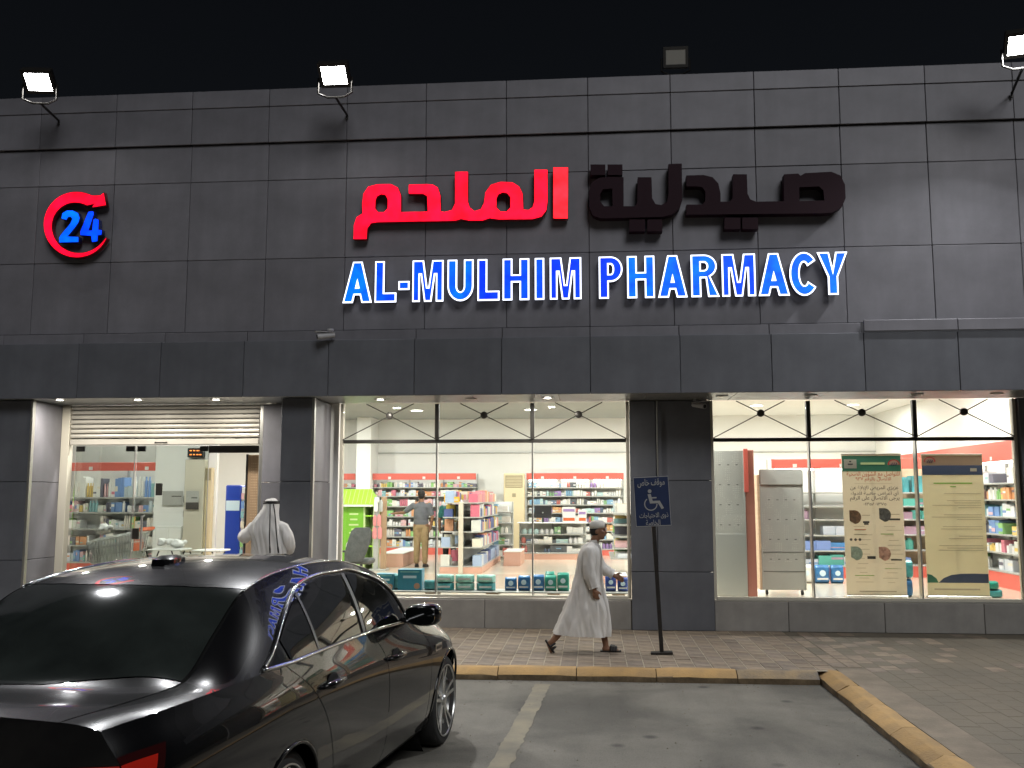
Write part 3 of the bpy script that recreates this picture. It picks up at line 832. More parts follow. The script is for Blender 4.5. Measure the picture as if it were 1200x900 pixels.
RING24 = [[(-7.595, 6.229), (-7.612, 6.192), (-7.633, 6.156), (-7.656, 6.122), (-7.682, 6.09), (-7.71, 6.061), (-7.741, 6.034), (-7.775, 6.009), (-7.81, 5.988), (-7.847, 5.969), (-7.886, 5.954), (-7.926, 5.942), (-7.968, 5.933), (-8.01, 5.927), (-8.053, 5.925), (-8.096, 5.926), (-8.139, 5.93), (-8.182, 5.938), (-8.225, 5.949), (-8.266, 5.964), (-8.307, 5.981), (-8.347, 6.001), (-8.385, 6.025), (-8.421, 6.051), (-8.455, 6.08), (-8.487, 6.111), (-8.517, 6.144), (-8.544, 6.18), (-8.568, 6.217), (-8.589, 6.256), (-8.607, 6.296), (-8.622, 6.337), (-8.634, 6.379), (-8.642, 6.422), (-8.647, 6.464), (-8.648, 6.507), (-8.646, 6.55), (-8.641, 6.592), (-8.632, 6.633), (-8.619, 6.673), (-8.604, 6.711), (-8.585, 6.748), (-8.563, 6.784), (-8.538, 6.817), (-8.51, 6.848), (-8.48, 6.876), (-8.447, 6.902), (-8.412, 6.925), (-8.375, 6.945), (-8.336, 6.961), (-8.296, 6.975), (-8.255, 6.985), (-8.213, 6.992), (-8.17, 6.996), (-8.126, 6.996), (-8.082, 6.992), (-8.039, 6.986), (-7.996, 6.975), (-7.954, 6.962), (-7.912, 6.945), (-7.872, 6.926), (-7.733, 6.926), (-7.683, 6.969), (-7.635, 6.762), (-7.864, 6.731), (-7.83, 6.789), (-7.951, 6.765), (-7.977, 6.778), (-8.005, 6.789), (-8.032, 6.798), (-8.06, 6.807), (-8.089, 6.814), (-8.118, 6.818), (-8.147, 6.82), (-8.177, 6.82), (-8.206, 6.818), (-8.235, 6.813), (-8.264, 6.806), (-8.292, 6.796), (-8.319, 6.784), (-8.345, 6.77), (-8.369, 6.754), (-8.393, 6.736), (-8.414, 6.715), (-8.434, 6.693), (-8.452, 6.669), (-8.468, 6.643), (-8.482, 6.616), (-8.494, 6.587), (-8.503, 6.557), (-8.51, 6.527), (-8.514, 6.495), (-8.515, 6.463), (-8.514, 6.43), (-8.51, 6.397), (-8.504, 6.365), (-8.495, 6.332), (-8.483, 6.3), (-8.469, 6.268), (-8.452, 6.237), (-8.433, 6.208), (-8.411, 6.179), (-8.387, 6.152), (-8.361, 6.127), (-8.333, 6.103), (-8.304, 6.082), (-8.272, 6.062), (-8.239, 6.045), (-8.205, 6.03), (-8.17, 6.018), (-8.134, 6.009), (-8.097, 6.002), (-8.059, 5.998), (-8.022, 5.997), (-7.984, 5.998), (-7.947, 6.003), (-7.91, 6.011), (-7.874, 6.021), (-7.839, 6.034), (-7.805, 6.051), (-7.772, 6.07), (-7.741, 6.091), (-7.711, 6.116), (-7.683, 6.143), (-7.657, 6.172), (-7.633, 6.203), (-7.609, 6.236)]]
TWO24 = [[(-8.361, 6.56), (-8.351, 6.648), (-8.279, 6.693), (-8.174, 6.69), (-8.09, 6.649), (-8.056, 6.567), (-8.074, 6.494), (-8.129, 6.407), (-8.24, 6.271), (-8.061, 6.26), (-8.056, 6.172), (-8.376, 6.172), (-8.381, 6.252), (-8.347, 6.31), (-8.207, 6.483), (-8.181, 6.548), (-8.206, 6.585), (-8.25, 6.583), (-8.278, 6.536)]]
FOUR24 = [[(-7.92, 6.666), (-7.838, 6.671), (-7.828, 6.62), (-7.903, 6.358), (-7.844, 6.357), (-7.831, 6.532), (-7.795, 6.553), (-7.742, 6.53), (-7.741, 6.369), (-7.681, 6.36), (-7.684, 6.28), (-7.743, 6.274), (-7.746, 6.18), (-7.834, 6.167), (-7.854, 6.269), (-8.033, 6.281), (-8.036, 6.347)]]
EN = [('A', -3.779, -3.336), ('L', -3.281, -2.957), ('-', -2.916, -2.755), ('M', -2.701, -2.233), ('U', -2.162, -1.774), ('L', -1.703, -1.378), ('H', -1.321, -0.927), ('I', -0.834, -0.701), ('M', -0.608, -0.144), ('P', 0.127, 0.472), ('H', 0.547, 0.946), ('A', 1.004, 1.426), ('R', 1.491, 1.895), ('M', 1.943, 2.425), ('A', 2.473, 2.913), ('C', 2.926, 3.316), ('Y', 3.332, 3.758)]
def arc(cx, cz, rx, rz, a0, a1, n=14):
    return [(cx + rx * math.cos(R(a0 + (a1 - a0) * k / n)), cz + rz * math.sin(R(a0 + (a1 - a0) * k / n))) for k in range(n + 1)]
def glyph(c, w, h, s):
    if c == 'A':
        a = w / 2 - .5 * s; k = s * 1.08
        xi = lambda z: k + a * z / h
        return [[(0, 0), (a, h), (w - a, h), (w, 0), (w - k, 0), (w - xi(.19 * h), .19 * h), (xi(.19 * h), .19 * h), (k, 0)],
                [(xi(.37 * h), .37 * h), (w / 2, (w / 2 - k) * h / a), (w - xi(.37 * h), .37 * h)]]
    if c == 'L': return [[(0, 0), (0, h), (s, h), (s, s * 1.02), (w, s * 1.02), (w, 0)]]
    if c == '-': return [[(0, .30 * h), (0, .50 * h), (w, .50 * h), (w, .30 * h)]]
    if c == 'I': return [[(0, 0), (0, h), (w, h), (w, 0)]]
    if c == 'H':
        return [[(0, 0), (0, h), (s, h), (s, .61 * h), (w - s, .61 * h), (w - s, h), (w, h), (w, 0), (w - s, 0), (w - s, .43 * h), (s, .43 * h), (s, 0)]]
    if c == 'M':
        s = .86 * s
        t = .9 * s
        return [[(0, 0), (0, h), (1.4 * s, h), (w / 2 - .012, .34 * h), (w / 2 + .012, .34 * h), (w - 1.4 * s, h), (w, h), (w, 0), (w - t, 0), (w - t, .66 * h), (w - t - .02, .66 * h), (w / 2 + .44 * s, 0), (w / 2 - .44 * s, 0), (t + .02, .66 * h), (t, .66 * h), (t, 0)]]
    if c == 'U':
        r = w / 2
        return [[(0, h), (s, h)] + arc(r, .36 * h, r - s, .36 * h - s, 180, 360) + [(w - s, h), (w, h)] + arc(r, .36 * h, r, .36 * h, 360, 180)]
    if c == 'P':
        rz = .30 * h; cz = h - rz; rx = .5 * w
        return [[(0, 0), (0, h)] + arc(w - rx, cz, rx, rz, 90, -90) + [(s, h - 2 * rz), (s, 0)],
                [(s, h - .82 * s)] + arc(w - rx, cz, rx - s, rz - .82 * s, 90, -90) + [(s, h - 2 * rz + .82 * s)]]
    if c == 'R':
        rz = .275 * h; cz = h - rz; rx = .46 * w; e = w * .92
        return [[(0, 0), (0, h)] + arc(e - rx, cz, rx, rz, 90, -62) + [(w, 0), (w - 1.15 * s, 0), (s * 1.55, h - 2 * rz), (s, h - 2 * rz), (s, 0)],
                [(s, h - .82 * s)] + arc(e - rx, cz, rx - s, rz - .82 * s, 90, -90) + [(s, h - 2 * rz + .82 * s)]]
    if c == 'C':
        return [arc(w * .53, h / 2, w * .53, h / 2 + .008, 38, 322, 30) + arc(w * .53, h / 2, w * .53 - s, h / 2 - s, 318, 42, 30)]
    if c == 'Y':
        return [[(0, h), (1.18 * s, h), (w / 2, .60 * h), (w - 1.18 * s, h), (w, h), (w / 2 + s / 2, .42 * h), (w / 2 + s / 2, 0), (w / 2 - s / 2, 0), (w / 2 - s / 2, .42 * h)]]
def sign_thing(name, loc, label):
    return thing(name, loc, label, 'sign')
es = sign_thing('shop_sign', (0, 14.2, 5.1), 'blue lit english lettering AL-MULHIM PHARMACY with white edges')
bl = ['lit_blue_pale', 'lit_blue', 'lit_blue', 'lit_blue', 'lit_blue_pale', 'lit_blue_deep', 'lit_blue', 'lit_blue', 'lit_blue_deep', 'lit_blue_deep', 'lit_blue_pale', 'lit_blue_pale', 'lit_blue_pale', 'lit_blue', 'lit_blue_pale', 'lit_blue_pale', 'lit_blue_pale']
for k, (c, xa, xb) in enumerate(EN):
    lp = [[(x + xa, z + 5.122) for x, z in l] for l in glyph(c, xb - xa, .632, .138)]
    base = curve_mesh('letter', lp, .10, -.004); base.materials.append(M['blue_return'])
    o = place('letter', base, es, Vector((0, SIGN_Y, 0)) - Vector((0, 14.2, 5.1)))
    e = curve_mesh('glowing_edge', lp, .012, .004); e.materials.append(M['lit_white'])
    place('glowing_edge', e, o, (0, -.054, 0))
    f = curve_mesh('letter_face', lp, .006, -.018); f.materials.append(M[bl[k]])
    place('letter_face', f, o, (0, -.064, 0))
ar = sign_thing('shop_sign', (-2, 14.2, 6.1), 'red lit arabic lettering above the blue english letters')
for k, lp in enumerate(AR_LIT):
    b = curve_mesh('letter', lp, .10, 0.); b.materials.append(M['red_return'])
    o = place('letter', b, ar, Vector((2, SIGN_Y - 14.2, -6.1)))
    f = curve_mesh('letter_face', lp, .01, -.006); f.materials.append(M['lit_red' if k else 'lit_red_hot'])
    place('letter_face', f, o, (0, -.056, 0))
ad = sign_thing('shop_sign', (2, 14.2, 6.1), 'dark unlit arabic lettering beside the glowing red letters')
for k, lp in enumerate(AR_DARK):
    b = curve_mesh('letter', lp, .16, 0.); b.materials.append(M['unlit_red'])
    place('letter' if k < 2 else 'letter_dot', b, ad, Vector((-2, SIGN_Y - 14.2 - .02, -6.1)))
s24 = sign_thing('round_the_clock_sign', (-8.1, 14.2, 5.9), 'small red circular arrow sign around blue digits 24')
for nm, lp, mm in (('arrow_ring', RING24, 'lit_red'), ('digit', TWO24, 'lit_blue_pale'), ('digit', FOUR24, 'lit_blue')):
    b = curve_mesh(nm, lp, .09, .004); b.materials.append(M['red_return' if nm == 'arrow_ring' else 'blue_return'])
    o = place(nm, b, s24, Vector((8.1, SIGN_Y - 14.2, -5.9)))
    f = curve_mesh('glowing_face', lp, .01, -.006); f.materials.append(M[mm])
    place('glowing_face', f, o, (0, -.05, 0))

# parking sign
ps = thing('parking_sign', (.88, 12.95, .13), 'blue disabled parking sign on a leaning dark post at the kerb', 'sign')
ps.rotation_euler = (0, -R(2.7), R(-1))
place('base_plate', MB().cbox(-.14, .14, -.07, .07, 0, .035, .006).mesh('base_plate', M['sign_post']), ps)
place('post', MB().cbox(-.026, .026, -.026, .026, .035, 2.28, .005).mesh('post', M['sign_post']), ps)
bd = place('board', MB().cbox(-.235, .235, -.040, -.030, 1.66, 2.32, .004).mesh('board', M['sign_blue']), ps)
def sgn(name, me, x, z, y=-.0425, m='sign_white', par=bd):
    me.materials.clear(); me.materials.append(M[m])
    return place(name, me, par, (x, y, z))
sgn('lettering', text_mesh('lettering', shape_ar('موقف خاص'), .36, .115, off=.012), 0, 2.232)
sgn('lettering', text_mesh('lettering', shape_ar('ذوى الاحتياجات'), .38, .085, off=.012), 0.01, 1.800)
sgn('lettering', text_mesh('lettering', shape_ar('الخاصة'), .19, .075, off=.012), -.005, 1.712)
wc = MB()
ring = lambda r, a0, a1, cx, cz, n=26: [(cx + r * math.cos(R(a0 + (a1 - a0) * k / n)), cz + r * math.sin(R(a0 + (a1 - a0) * k / n))) for k in range(n + 1)]
o1, i1 = ring(.088, 125, 360, -.02, 1.955), ring(.074, 125, 360, -.02, 1.955)
for k in range(26): wc.add([(o1[k][0], 0, o1[k][1]), (o1[k + 1][0], 0, o1[k + 1][1]), (i1[k + 1][0], 0, i1[k + 1][1]), (i1[k][0], 0, i1[k][1])], [(0, 1, 2, 3)])
hd = ring(.025, 0, 360, -.025, 2.125, 18)[:-1]
wc.add([(x, 0, z) for x, z in hd], [tuple(range(18))])
wc.add([(x, 0, z) for x, z in [(-.055, 2.085), (-.012, 2.088), (-.004, 2.045), (.06, 2.045), (.06, 2.027), (.0, 2.027), (.008, 1.995), (.10, 1.995), (.15, 1.895), (.118, 1.882), (.075, 1.962), (-.03, 1.962)]], [tuple(range(12))])
sgn('wheelchair_symbol', wc.mesh('wheelchair_symbol', M['sign_white'], fix=False), 0, 0)
bf = MB()
for a in ((-.235, .235, 2.308, 2.318), (-.235, .235, 1.662, 1.670)): bf.box(a[0] + .003, a[1] - .003, -.0415, -.0405, a[2], a[3])
for a in (-.233, .226): bf.box(a, a + .007, -.0415, -.0405, 1.671, 2.307)
place('board_border', bf.mesh('board_border', M['sign_white']), bd)

# security cameras
def cctv(x, y, z, rz, label, arm=.12):
    t = thing('security_camera', (x, y, z), label, 'camera', rz=rz)
    place('mount', MB().lathe([(0, .0), (.05, .0), (.05, -.03), (.02, -.04), (0, -.04)], 16).mesh('mount', M['cctv_white'], 'angle'), t)
    place('arm', MB().tube([(0, 0, -.03), (0, -.03, -.09), (0, -.07, -.10)], .014).mesh('arm', M['cctv_white']), t)
    b = MB().cyl((0, .06, -.085), (0, -.20, -.135), .042, n=18); b.cbox(-.052, .052, -.24, .06, -.062, -.052, .003)
    place('barrel', b.mesh('barrel', M['cctv_white'], 'angle'), t)
    place('lens', MB().cyl((0, -.20, -.135), (0, -.206, -.1365), .030, n=16).mesh('lens', M['black_plastic']), t)
cctv(-3.93, 13.99, 4.70, R(-60), 'white bullet security camera fixed to the fascia top left of the blue letters')
cctv(1.62, 15.05, 3.70, R(35), 'small white security camera under the soffit by the wide middle column')
# ------------------------------------------------------------------ black sedan
def pchip(xk, yk, x):
    xk = np.array(xk, float); yk = np.array(yk, float)
    h = np.diff(xk); d = np.diff(yk) / h
    m = np.zeros_like(yk)
    for i in range(1, len(xk) - 1):
        if d[i - 1] * d[i] > 0:
            w1, w2 = 2 * h[i] + h[i - 1], h[i] + 2 * h[i - 1]
            m[i] = (w1 + w2) / (w1 / d[i - 1] + w2 / d[i])
    m[0], m[-1] = d[0], d[-1]
    i = np.clip(np.searchsorted(xk, x) - 1, 0, len(xk) - 2)
    t = (x - xk[i]) / h[i]
    return (2*t**3-3*t**2+1)*yk[i] + (t**3-2*t**2+t)*h[i]*m[i] + (-2*t**3+3*t**2)*yk[i+1] + (t**3-t**2)*h[i]*m[i+1]
UG = np.linspace(-.2, 6.1, 1261)
def curve(keys, sig=.05):
    xk = [k[0] for k in keys]; yk = [k[1] for k in keys]
    y = pchip([xk[0] - 1] + xk + [xk[-1] + 1], [yk[0]] + yk + [yk[-1]], UG)
    if sig:
        n = int(4 * sig / .005); g = np.exp(-.5 * (np.arange(-n, n + 1) * .005 / sig) ** 2); g /= g.sum()
        y = np.convolve(np.pad(y, n, 'edge'), g, 'valid')
    return y
CP = [  # v(u), z(u) for each control line from sill to the middle of the roof
    (curve([(0, .86), (.5, .94), (1, .96), (5, .96), (5.5, .90), (5.85, .66)]), curve([(0, .40), (.6, .27), (1.2, .24), (5, .24), (5.85, .30)])),
    (curve([(0, .93), (.4, 1.0), (1.5, 1.025), (4.5, 1.025), (5.4, .97), (5.85, .72)]), curve([(0, .50), (.6, .43), (5, .42), (5.85, .42)])),
    (curve([(0, .97), (.4, 1.035), (1.7, 1.068), (3, 1.055), (4.7, 1.062), (5.4, 1.0), (5.85, .75)]), curve([(0, .74), (5, .72), (5.85, .60)])),
    (curve([(0, .96), (.4, 1.030), (1.7, 1.072), (3, 1.060), (4.7, 1.050), (5.4, .97), (5.85, .73)]), curve([(0, 1.0), (1.7, 1.03), (3, 1.0), (4.6, .94), (5.4, .85), (5.85, .70)])),
    (curve([(0, .86), (.4, .935), (1, .975), (1.7, 1.0), (3, 1.0), (4.1, .965), (5, .88), (5.6, .76), (5.85, .62)]), curve([(0, 1.205), (.4, 1.222), (1.0, 1.228), (1.7, 1.232), (2.8, 1.225), (3.6, 1.195), (4.2, 1.15), (4.8, 1.09), (5.4, .97), (5.85, .76)])),
    None,
    (curve([(0, .71), (.5, .77), (.88, .80), (1.3, .765), (1.7, .725), (2.1, .70), (2.9, .70), (3.4, .735), (3.85, .835), (4.25, .88), (5, .75), (5.85, .48)]),
     curve([(0, 1.245), (.5, 1.250), (.86, 1.256), (1.25, 1.45), (1.62, 1.635), (2.04, 1.70), (2.6, 1.728), (3.05, 1.715), (3.5, 1.635), (3.85, 1.48), (4.22, 1.20), (4.6, 1.135), (5.4, 1.0), (5.85, .80)], .04)),
    None,
    (curve([(0, 0), (1, 0)]), curve([(0, 1.285), (.12, 1.288), (.5, 1.276), (.6, 1.288), (1.0, 1.50), (1.42, 1.665), (1.9, 1.755), (2.5, 1.785), (3.1, 1.755), (3.5, 1.62), (4.0, 1.38), (4.42, 1.205), (5.2, 1.12), (5.65, .98), (5.85, .84)], .045)),
]
def at(i, u):
    return np.interp(u, UG, CP[i][0]), np.interp(u, UG, CP[i][1])
def catmull(P, t):
    n = len(P) - 1
    x = min(max(t, 0), 1) * n; i = min(int(x), n - 1); f = x - i
    p1, p2 = P[i], P[i + 1]
    p0 = P[i - 1] if i > 0 else 2 * p1 - p2
    p3 = P[i + 2] if i + 2 <= n else 2 * p2 - p1
    return .5 * (2*p1 + (p2-p0)*f + (2*p0-5*p1+4*p2-p3)*f*f + (3*p1-p0-3*p2+p3)*f**3)
def S(u, zone, t, off=0.):
    """point of the body skin: zone L (sill to belt), G (belt to roof rail), R (rail to centre line)"""
    if zone == 'L':
        P = [np.array(at(i, u)) for i in range(5)]
        q = catmull(P, t)
    elif zone == 'G':
        a, b = np.array(at(4, u)), np.array(at(6, u))
        d = b - a; n = np.array([d[1], -d[0]]); L = np.hypot(*n) + 1e-9
        q = a + d * t + n / L * (.075 * L) * 4 * t * (1 - t) * .55
    else:
        a, c = np.array(at(6, u)), np.array(at(8, u))
        q = np.array([a[0] * (1 - t), c[1] - (c[1] - a[1]) * (1 - t) ** 2.15])
    v, z = float(q[0]), float(q[1])
    fr = max(0., 1 - u / .9); ff = max(0., (u - 4.9) / .95)
    uu = u + .20 * (abs(v) / 1.) ** 2.4 * fr ** 1.5 - .38 * (abs(v) / .9) ** 2.4 * ff ** 1.5
    if off:
        k = {'L': (1, 0.0), 'G': (.75, .6), 'R': (0., 1.)}[zone]
        v += k[0] * off; z += k[1] * off
    return (uu, v, z)
H = R(7.0)
hx, hy = math.sin(H), math.cos(H)
CO = Vector((-2.9334, 3.9456, 0))
car = thing('parked_car', CO, 'black four-door sedan parked nose-in in front of the entrance', 'car', rz=-H)
# local axes: +x right (v), +y forward (u)
def L3(p, s=1): return (s * p[1], p[0], p[2])
def lerpk(keys):
    xs = [k[0] for k in keys]; ys = [k[1] for k in keys]
    return lambda t: float(np.interp(t, xs, ys))
const = lambda c: (lambda t: c)
AX_F, AX_R, WZ, ARC = 4.90, 1.62, .385, .445
def patch_obj(name, m, zones, uA, uB, nu=40, nt=14, sides=(1,), off=0., arch=True, parent=None):
    mb = MB()
    for s in sides:
        for zone, t0, t1 in zones:
            G = []
            for i in range(nu + 1):
                row = []
                for j in range(nt + 1):
                    t = t0 + (t1 - t0) * j / nt
                    tt = t
                    a, b = uA(zone, tt), uB(zone, tt)
                    row.append(S(a + (b - a) * i / nu, zone, t, off))
                G.append(row)
            verts = [[np.array(p) for p in r] for r in G]
            dead = set()
            if zone == 'L' and arch:
                for ax in (AX_F, AX_R):
                    for i in range(nu + 1):
                        for j in range(nt + 1):
                            p = verts[i][j]; d = math.hypot(p[0] - ax, p[2] - WZ); AR = ARC if ax == AX_F else .42
                            if d < AR:
                                if d > AR - .075:
                                    k = AR / d
                                    p[0] = ax + (p[0] - ax) * k; p[2] = WZ + (p[2] - WZ) * k
                                else: dead.add((i, j))
            o = len(mb.v)
            mb.v += [tuple(map(float, L3(p, s))) for r in verts for p in r]
            for i in range(nu):
                for j in range(nt):
                    c = [(i, j), (i, j + 1), (i + 1, j + 1), (i + 1, j)]
                    if any(q in dead for q in c): continue
                    f = tuple(o + q[0] * (nt + 1) + q[1] for q in c)
                    mb.f.append(f if s > 0 else f[::-1]); mb.m.append(0)
    me = mb.mesh(name, m, 'all', fix=False)
    bm = bmesh.new(); bm.from_mesh(me); bmesh.ops.remove_doubles(bm, verts=bm.verts, dist=.0006); bm.to_mesh(me); bm.free()
    return place(name, me, parent or car)
cutR = lerpk([(0, 2.30), (.25, 2.28), (.5, 2.14), (.75, 1.90), (1, 1.62)])
cutM = lerpk([(0, 3.29), (.25, 3.29), (.5, 3.28), (.75, 3.22), (1, 3.04)])
cutF = lerpk([(0, 4.33), (.5, 4.33), (.75, 4.29), (1, 4.14)])
g = .005
def UU(f, d=0.): return lambda z, t: f(t) + d
def smooth_cut(keys):
    xs = np.linspace(0, 1, 101); ys = pchip([k[0] for k in keys], [k[1] for k in keys], xs)
    return lambda t: float(np.interp(t, xs, ys))
cutR = smooth_cut([(0, 2.30), (.25, 2.285), (.5, 2.16), (.75, 1.90), (1, 1.62)])
cutM = smooth_cut([(0, 3.295), (.25, 3.29), (.5, 3.275), (.75, 3.21), (1, 3.04)])
cutF = smooth_cut([(0, 4.33), (.5, 4.325), (.75, 4.29), (1, 4.14)])
paint = M['car_paint']
for s in (1, -1):
    patch_obj('rear_quarter_panel', paint, [('L', 0, 1)], UU(const(0)), UU(cutR, -g), 60, 30, (s,))
    for nm, a, b in (('rear_door', cutR, cutM), ('front_door', cutM, cutF)):
        d = patch_obj('door', paint, [('L', .04, 1)], UU(a, g), UU(b, -g), 40, 26, (s,))
        uh, zh = (2.16, 1.0) if nm == 'rear_door' else (3.40, 1.02)
        base = S(uh, 'L', .77)
        v = base[1]; zc = base[2]
        hb = MB().tube([(s * (v - .01), uh - .16, zc - .005), (s * (v + .035), uh - .125, zc + .002), (s * (v + .045), uh, zc + .006), (s * (v + .035), uh + .105, zc + .002), (s * (v - .01), uh + .135, zc - .005)], [.012, .020, .022, .020, .012], 8)
        place('handle', hb.mesh('handle', M['car_paint'], 'all'), d)
        cup = MB()
        cup.lathe([(0, .006), (.055, .006), (.066, .0)], 20, (0, 0, 0), 'x')
        me = cup.mesh('handle_cup', M['car_gap'])
        me.transform(Matrix.Translation((s * (v - .001), uh + .01, zc)) @ Matrix.Diagonal((s, 1.4, .85, 1)))
        place('handle_cup', me, d)
    patch_obj('front_fender', paint, [('L', 0, 1)], UU(cutF, g), UU(const(5.86)), 60, 30, (s,))
    patch_obj('body_side', paint, [('G', 0, 1)], UU(const(0)), UU(const(5.86)), 170, 14, (s,))
    gp = MB()
    for cut in (cutR, cutM, cutF):
        gp.grid([[L3(S(cut(j / 24) + du, 'L', j / 24, -.012), s) for j in range(25)] for du in (-.02, .02)])
    place('door_seal', gp.mesh('door_seal', M['car_gap']), car)
rgb = lerpk([(0, .90), (.35, .72), (.7, .60), (1, .57)]); rgt = lerpk([(0, 1.66), (.35, 1.55), (.7, 1.48), (1, 1.46)])
wst = lerpk([(0, 3.36), (.5, 3.26), (1, 3.20)]); wsb = lerpk([(0, 4.26), (.5, 4.40), (1, 4.46)])
patch_obj('trunk_lid', paint, [('R', .012, 1)], UU(const(0.0)), UU(rgb, -.012), 36, 26, (1, -1))
patch_obj('rear_window', M['car_glass_rear'], [('R', .022, 1)], UU(rgb, .004), UU(rgt, -.006), 40, 26, (1, -1))
rf = patch_obj('roof', paint, [('R', .010, 1)], UU(rgt, .006), UU(wst, -.006), 60, 26, (1, -1))
patch_obj('windshield', M['car_glass'], [('R', .02, 1)], UU(wst, .006), UU(wsb, -.006), 40, 20, (1, -1))
patch_obj('hood', paint, [('R', .012, 1)], UU(wsb, .012), UU(const(5.86)), 40, 20, (1, -1))
# dark liner under the panel gaps
patch_obj('panel_liner', M['car_gap'], [('R', 0, 1)], UU(const(0.02)), UU(const(5.84)), 120, 12, (1, -1), -.02)
# rear and front faces
for u0, nm, d in ((0.0, 'rear_bumper', -1), (5.86, 'front_bumper', 1)):
    prof = [S(u0, 'L', j / 24) for j in range(25)] + [S(u0, 'G', j / 6) for j in range(1, 7)] + [S(u0, 'R', j / 10) for j in range(1, 11)]
    mb = MB(); G = []
    for p in prof:
        row = []
        for k in range(25):
            f = 1 - 2 * k / 24
            v = p[1] * f
            uu = p[0] - (.20 if d < 0 else -.38) * (abs(p[1]) ** 2.4 - abs(v) ** 2.4) * (1 if d < 0 else 1.25)
            bulge = .07 * math.exp(-((p[2] - .62) / .16) ** 2) * (1 - abs(f) ** 6)
            row.append((v, uu + d * bulge, p[2]))
        G.append(row)
    mb.grid(G, flip=d > 0)
    mb.build(nm, paint, car, 'all', fix=False)
mb = MB(); mb.box(-.93, .93, .35, 5.5, .22, .30); mb.box(-.90, .90, .3, 5.4, .3, .36)
mb.build('underbody', M['car_gap'], car)
# tail lamps wrap the rear corners
for s in (1, -1):
    tl = patch_obj('taillight', M['tail_red'], [('L', .62, .82)], UU(const(.0)), UU(lerpk([(.62, .14), (.82, .26)])), 14, 8, (s,), .004, False)
    mb = MB(); G = []
    for j in range(9):
        p = S(0, 'L', .62 + .20 * j / 8)
        row = []
        for k in range(13):
            f = 1 - .42 * k / 12
            v = p[1] * f
            row.append((s * v, p[0] - .20 * (p[1] ** 2.4 - v ** 2.4) - .006, p[2]))
        G.append(row)
    mb.grid(G, flip=s < 0)
    mb.build('lens', M['tail_red'], tl, 'all', fix=False)
    patch_obj('lens_surround', M['tail_dark'], [('L', .59, .86)], UU(const(.0)), UU(lerpk([(.59, .18), (.86, .34)])), 14, 8, (s,), .002, False, parent=tl)
# side glass: outline in (u, z), laid on the skin
def side_pt(u, z, off=0.):
    ts = np.linspace(0, 1, 60)
    pts = [S(u, 'G', t) for t in ts]
    zs = np.array([p[2] for p in pts]); vs = np.array([p[1] for p in pts])
    if z < zs[0]:
        pts = [S(u, 'L', t) for t in np.linspace(.6, 1, 30)]
        zs = np.array([p[2] for p in pts]); vs = np.array([p[1] for p in pts])
    return (u, float(np.interp(z, zs, vs)) + off * .85, z + off * .5)
def smooth_loop(pts, n=4):
    out = []; N = len(pts)
    for i in range(N):
        p0, p1, p2, p3 = [np.array(pts[(i + k) % N]) for k in (-1, 0, 1, 2)]
        for k in range(n):
            f = k / n
            out.append(tuple(p1 + (p2 - p1) * f))
    return out
def side_panel(name, poly, m, s, off, parent=car):
    """fill a (u,z) outline with thin vertical strips that follow the skin"""
    us = [p[0] for p in poly]; u0, u1 = min(us), max(us)
    def span(u):
        zz = []
        for (a, za), (b, zb) in zip(poly, poly[1:] + poly[:1]):
            if (a - u) * (b - u) <= 0 and a != b: zz.append(za + (zb - za) * (u - a) / (b - a))
        return (min(zz), max(zz)) if zz else None
    G = []
    n = 46
    for i in range(n + 1):
        u = u0 + (u1 - u0) * min(max(i / n, .0008), .9992)
        lo, hi = span(u)
        G.append([L3(side_pt(u, lo + (hi - lo) * j / 10, off), s) for j in range(11)])
    mb = MB().grid(G, flip=s > 0)
    return mb.build(name, m, parent, 'all')
Q = [(1.42, 1.253), (1.66, 1.247), (1.61, 1.345), (1.52, 1.31)]
RD = [(1.70, 1.247), (2.10, 1.247), (2.82, 1.243), (2.95, 1.625), (2.60, 1.635), (2.26, 1.60), (2.02, 1.52), (1.83, 1.44), (1.67, 1.36)]
FD = [(2.93, 1.241), (3.30, 1.232), (3.82, 1.205), (3.86, 1.25), (3.74, 1.42), (3.53, 1.53), (3.18, 1.618), (3.06, 1.625)]
DLO = [(1.36, 1.243), (1.70, 1.232), (2.2, 1.234), (2.85, 1.232), (3.30, 1.222), (3.86, 1.192), (3.92, 1.24), (3.79, 1.43), (3.56, 1.555), (3.18, 1.645), (2.95, 1.652), (2.58, 1.655), (2.24, 1.62), (2.0, 1.54), (1.81, 1.46), (1.60, 1.35), (1.48, 1.29)]
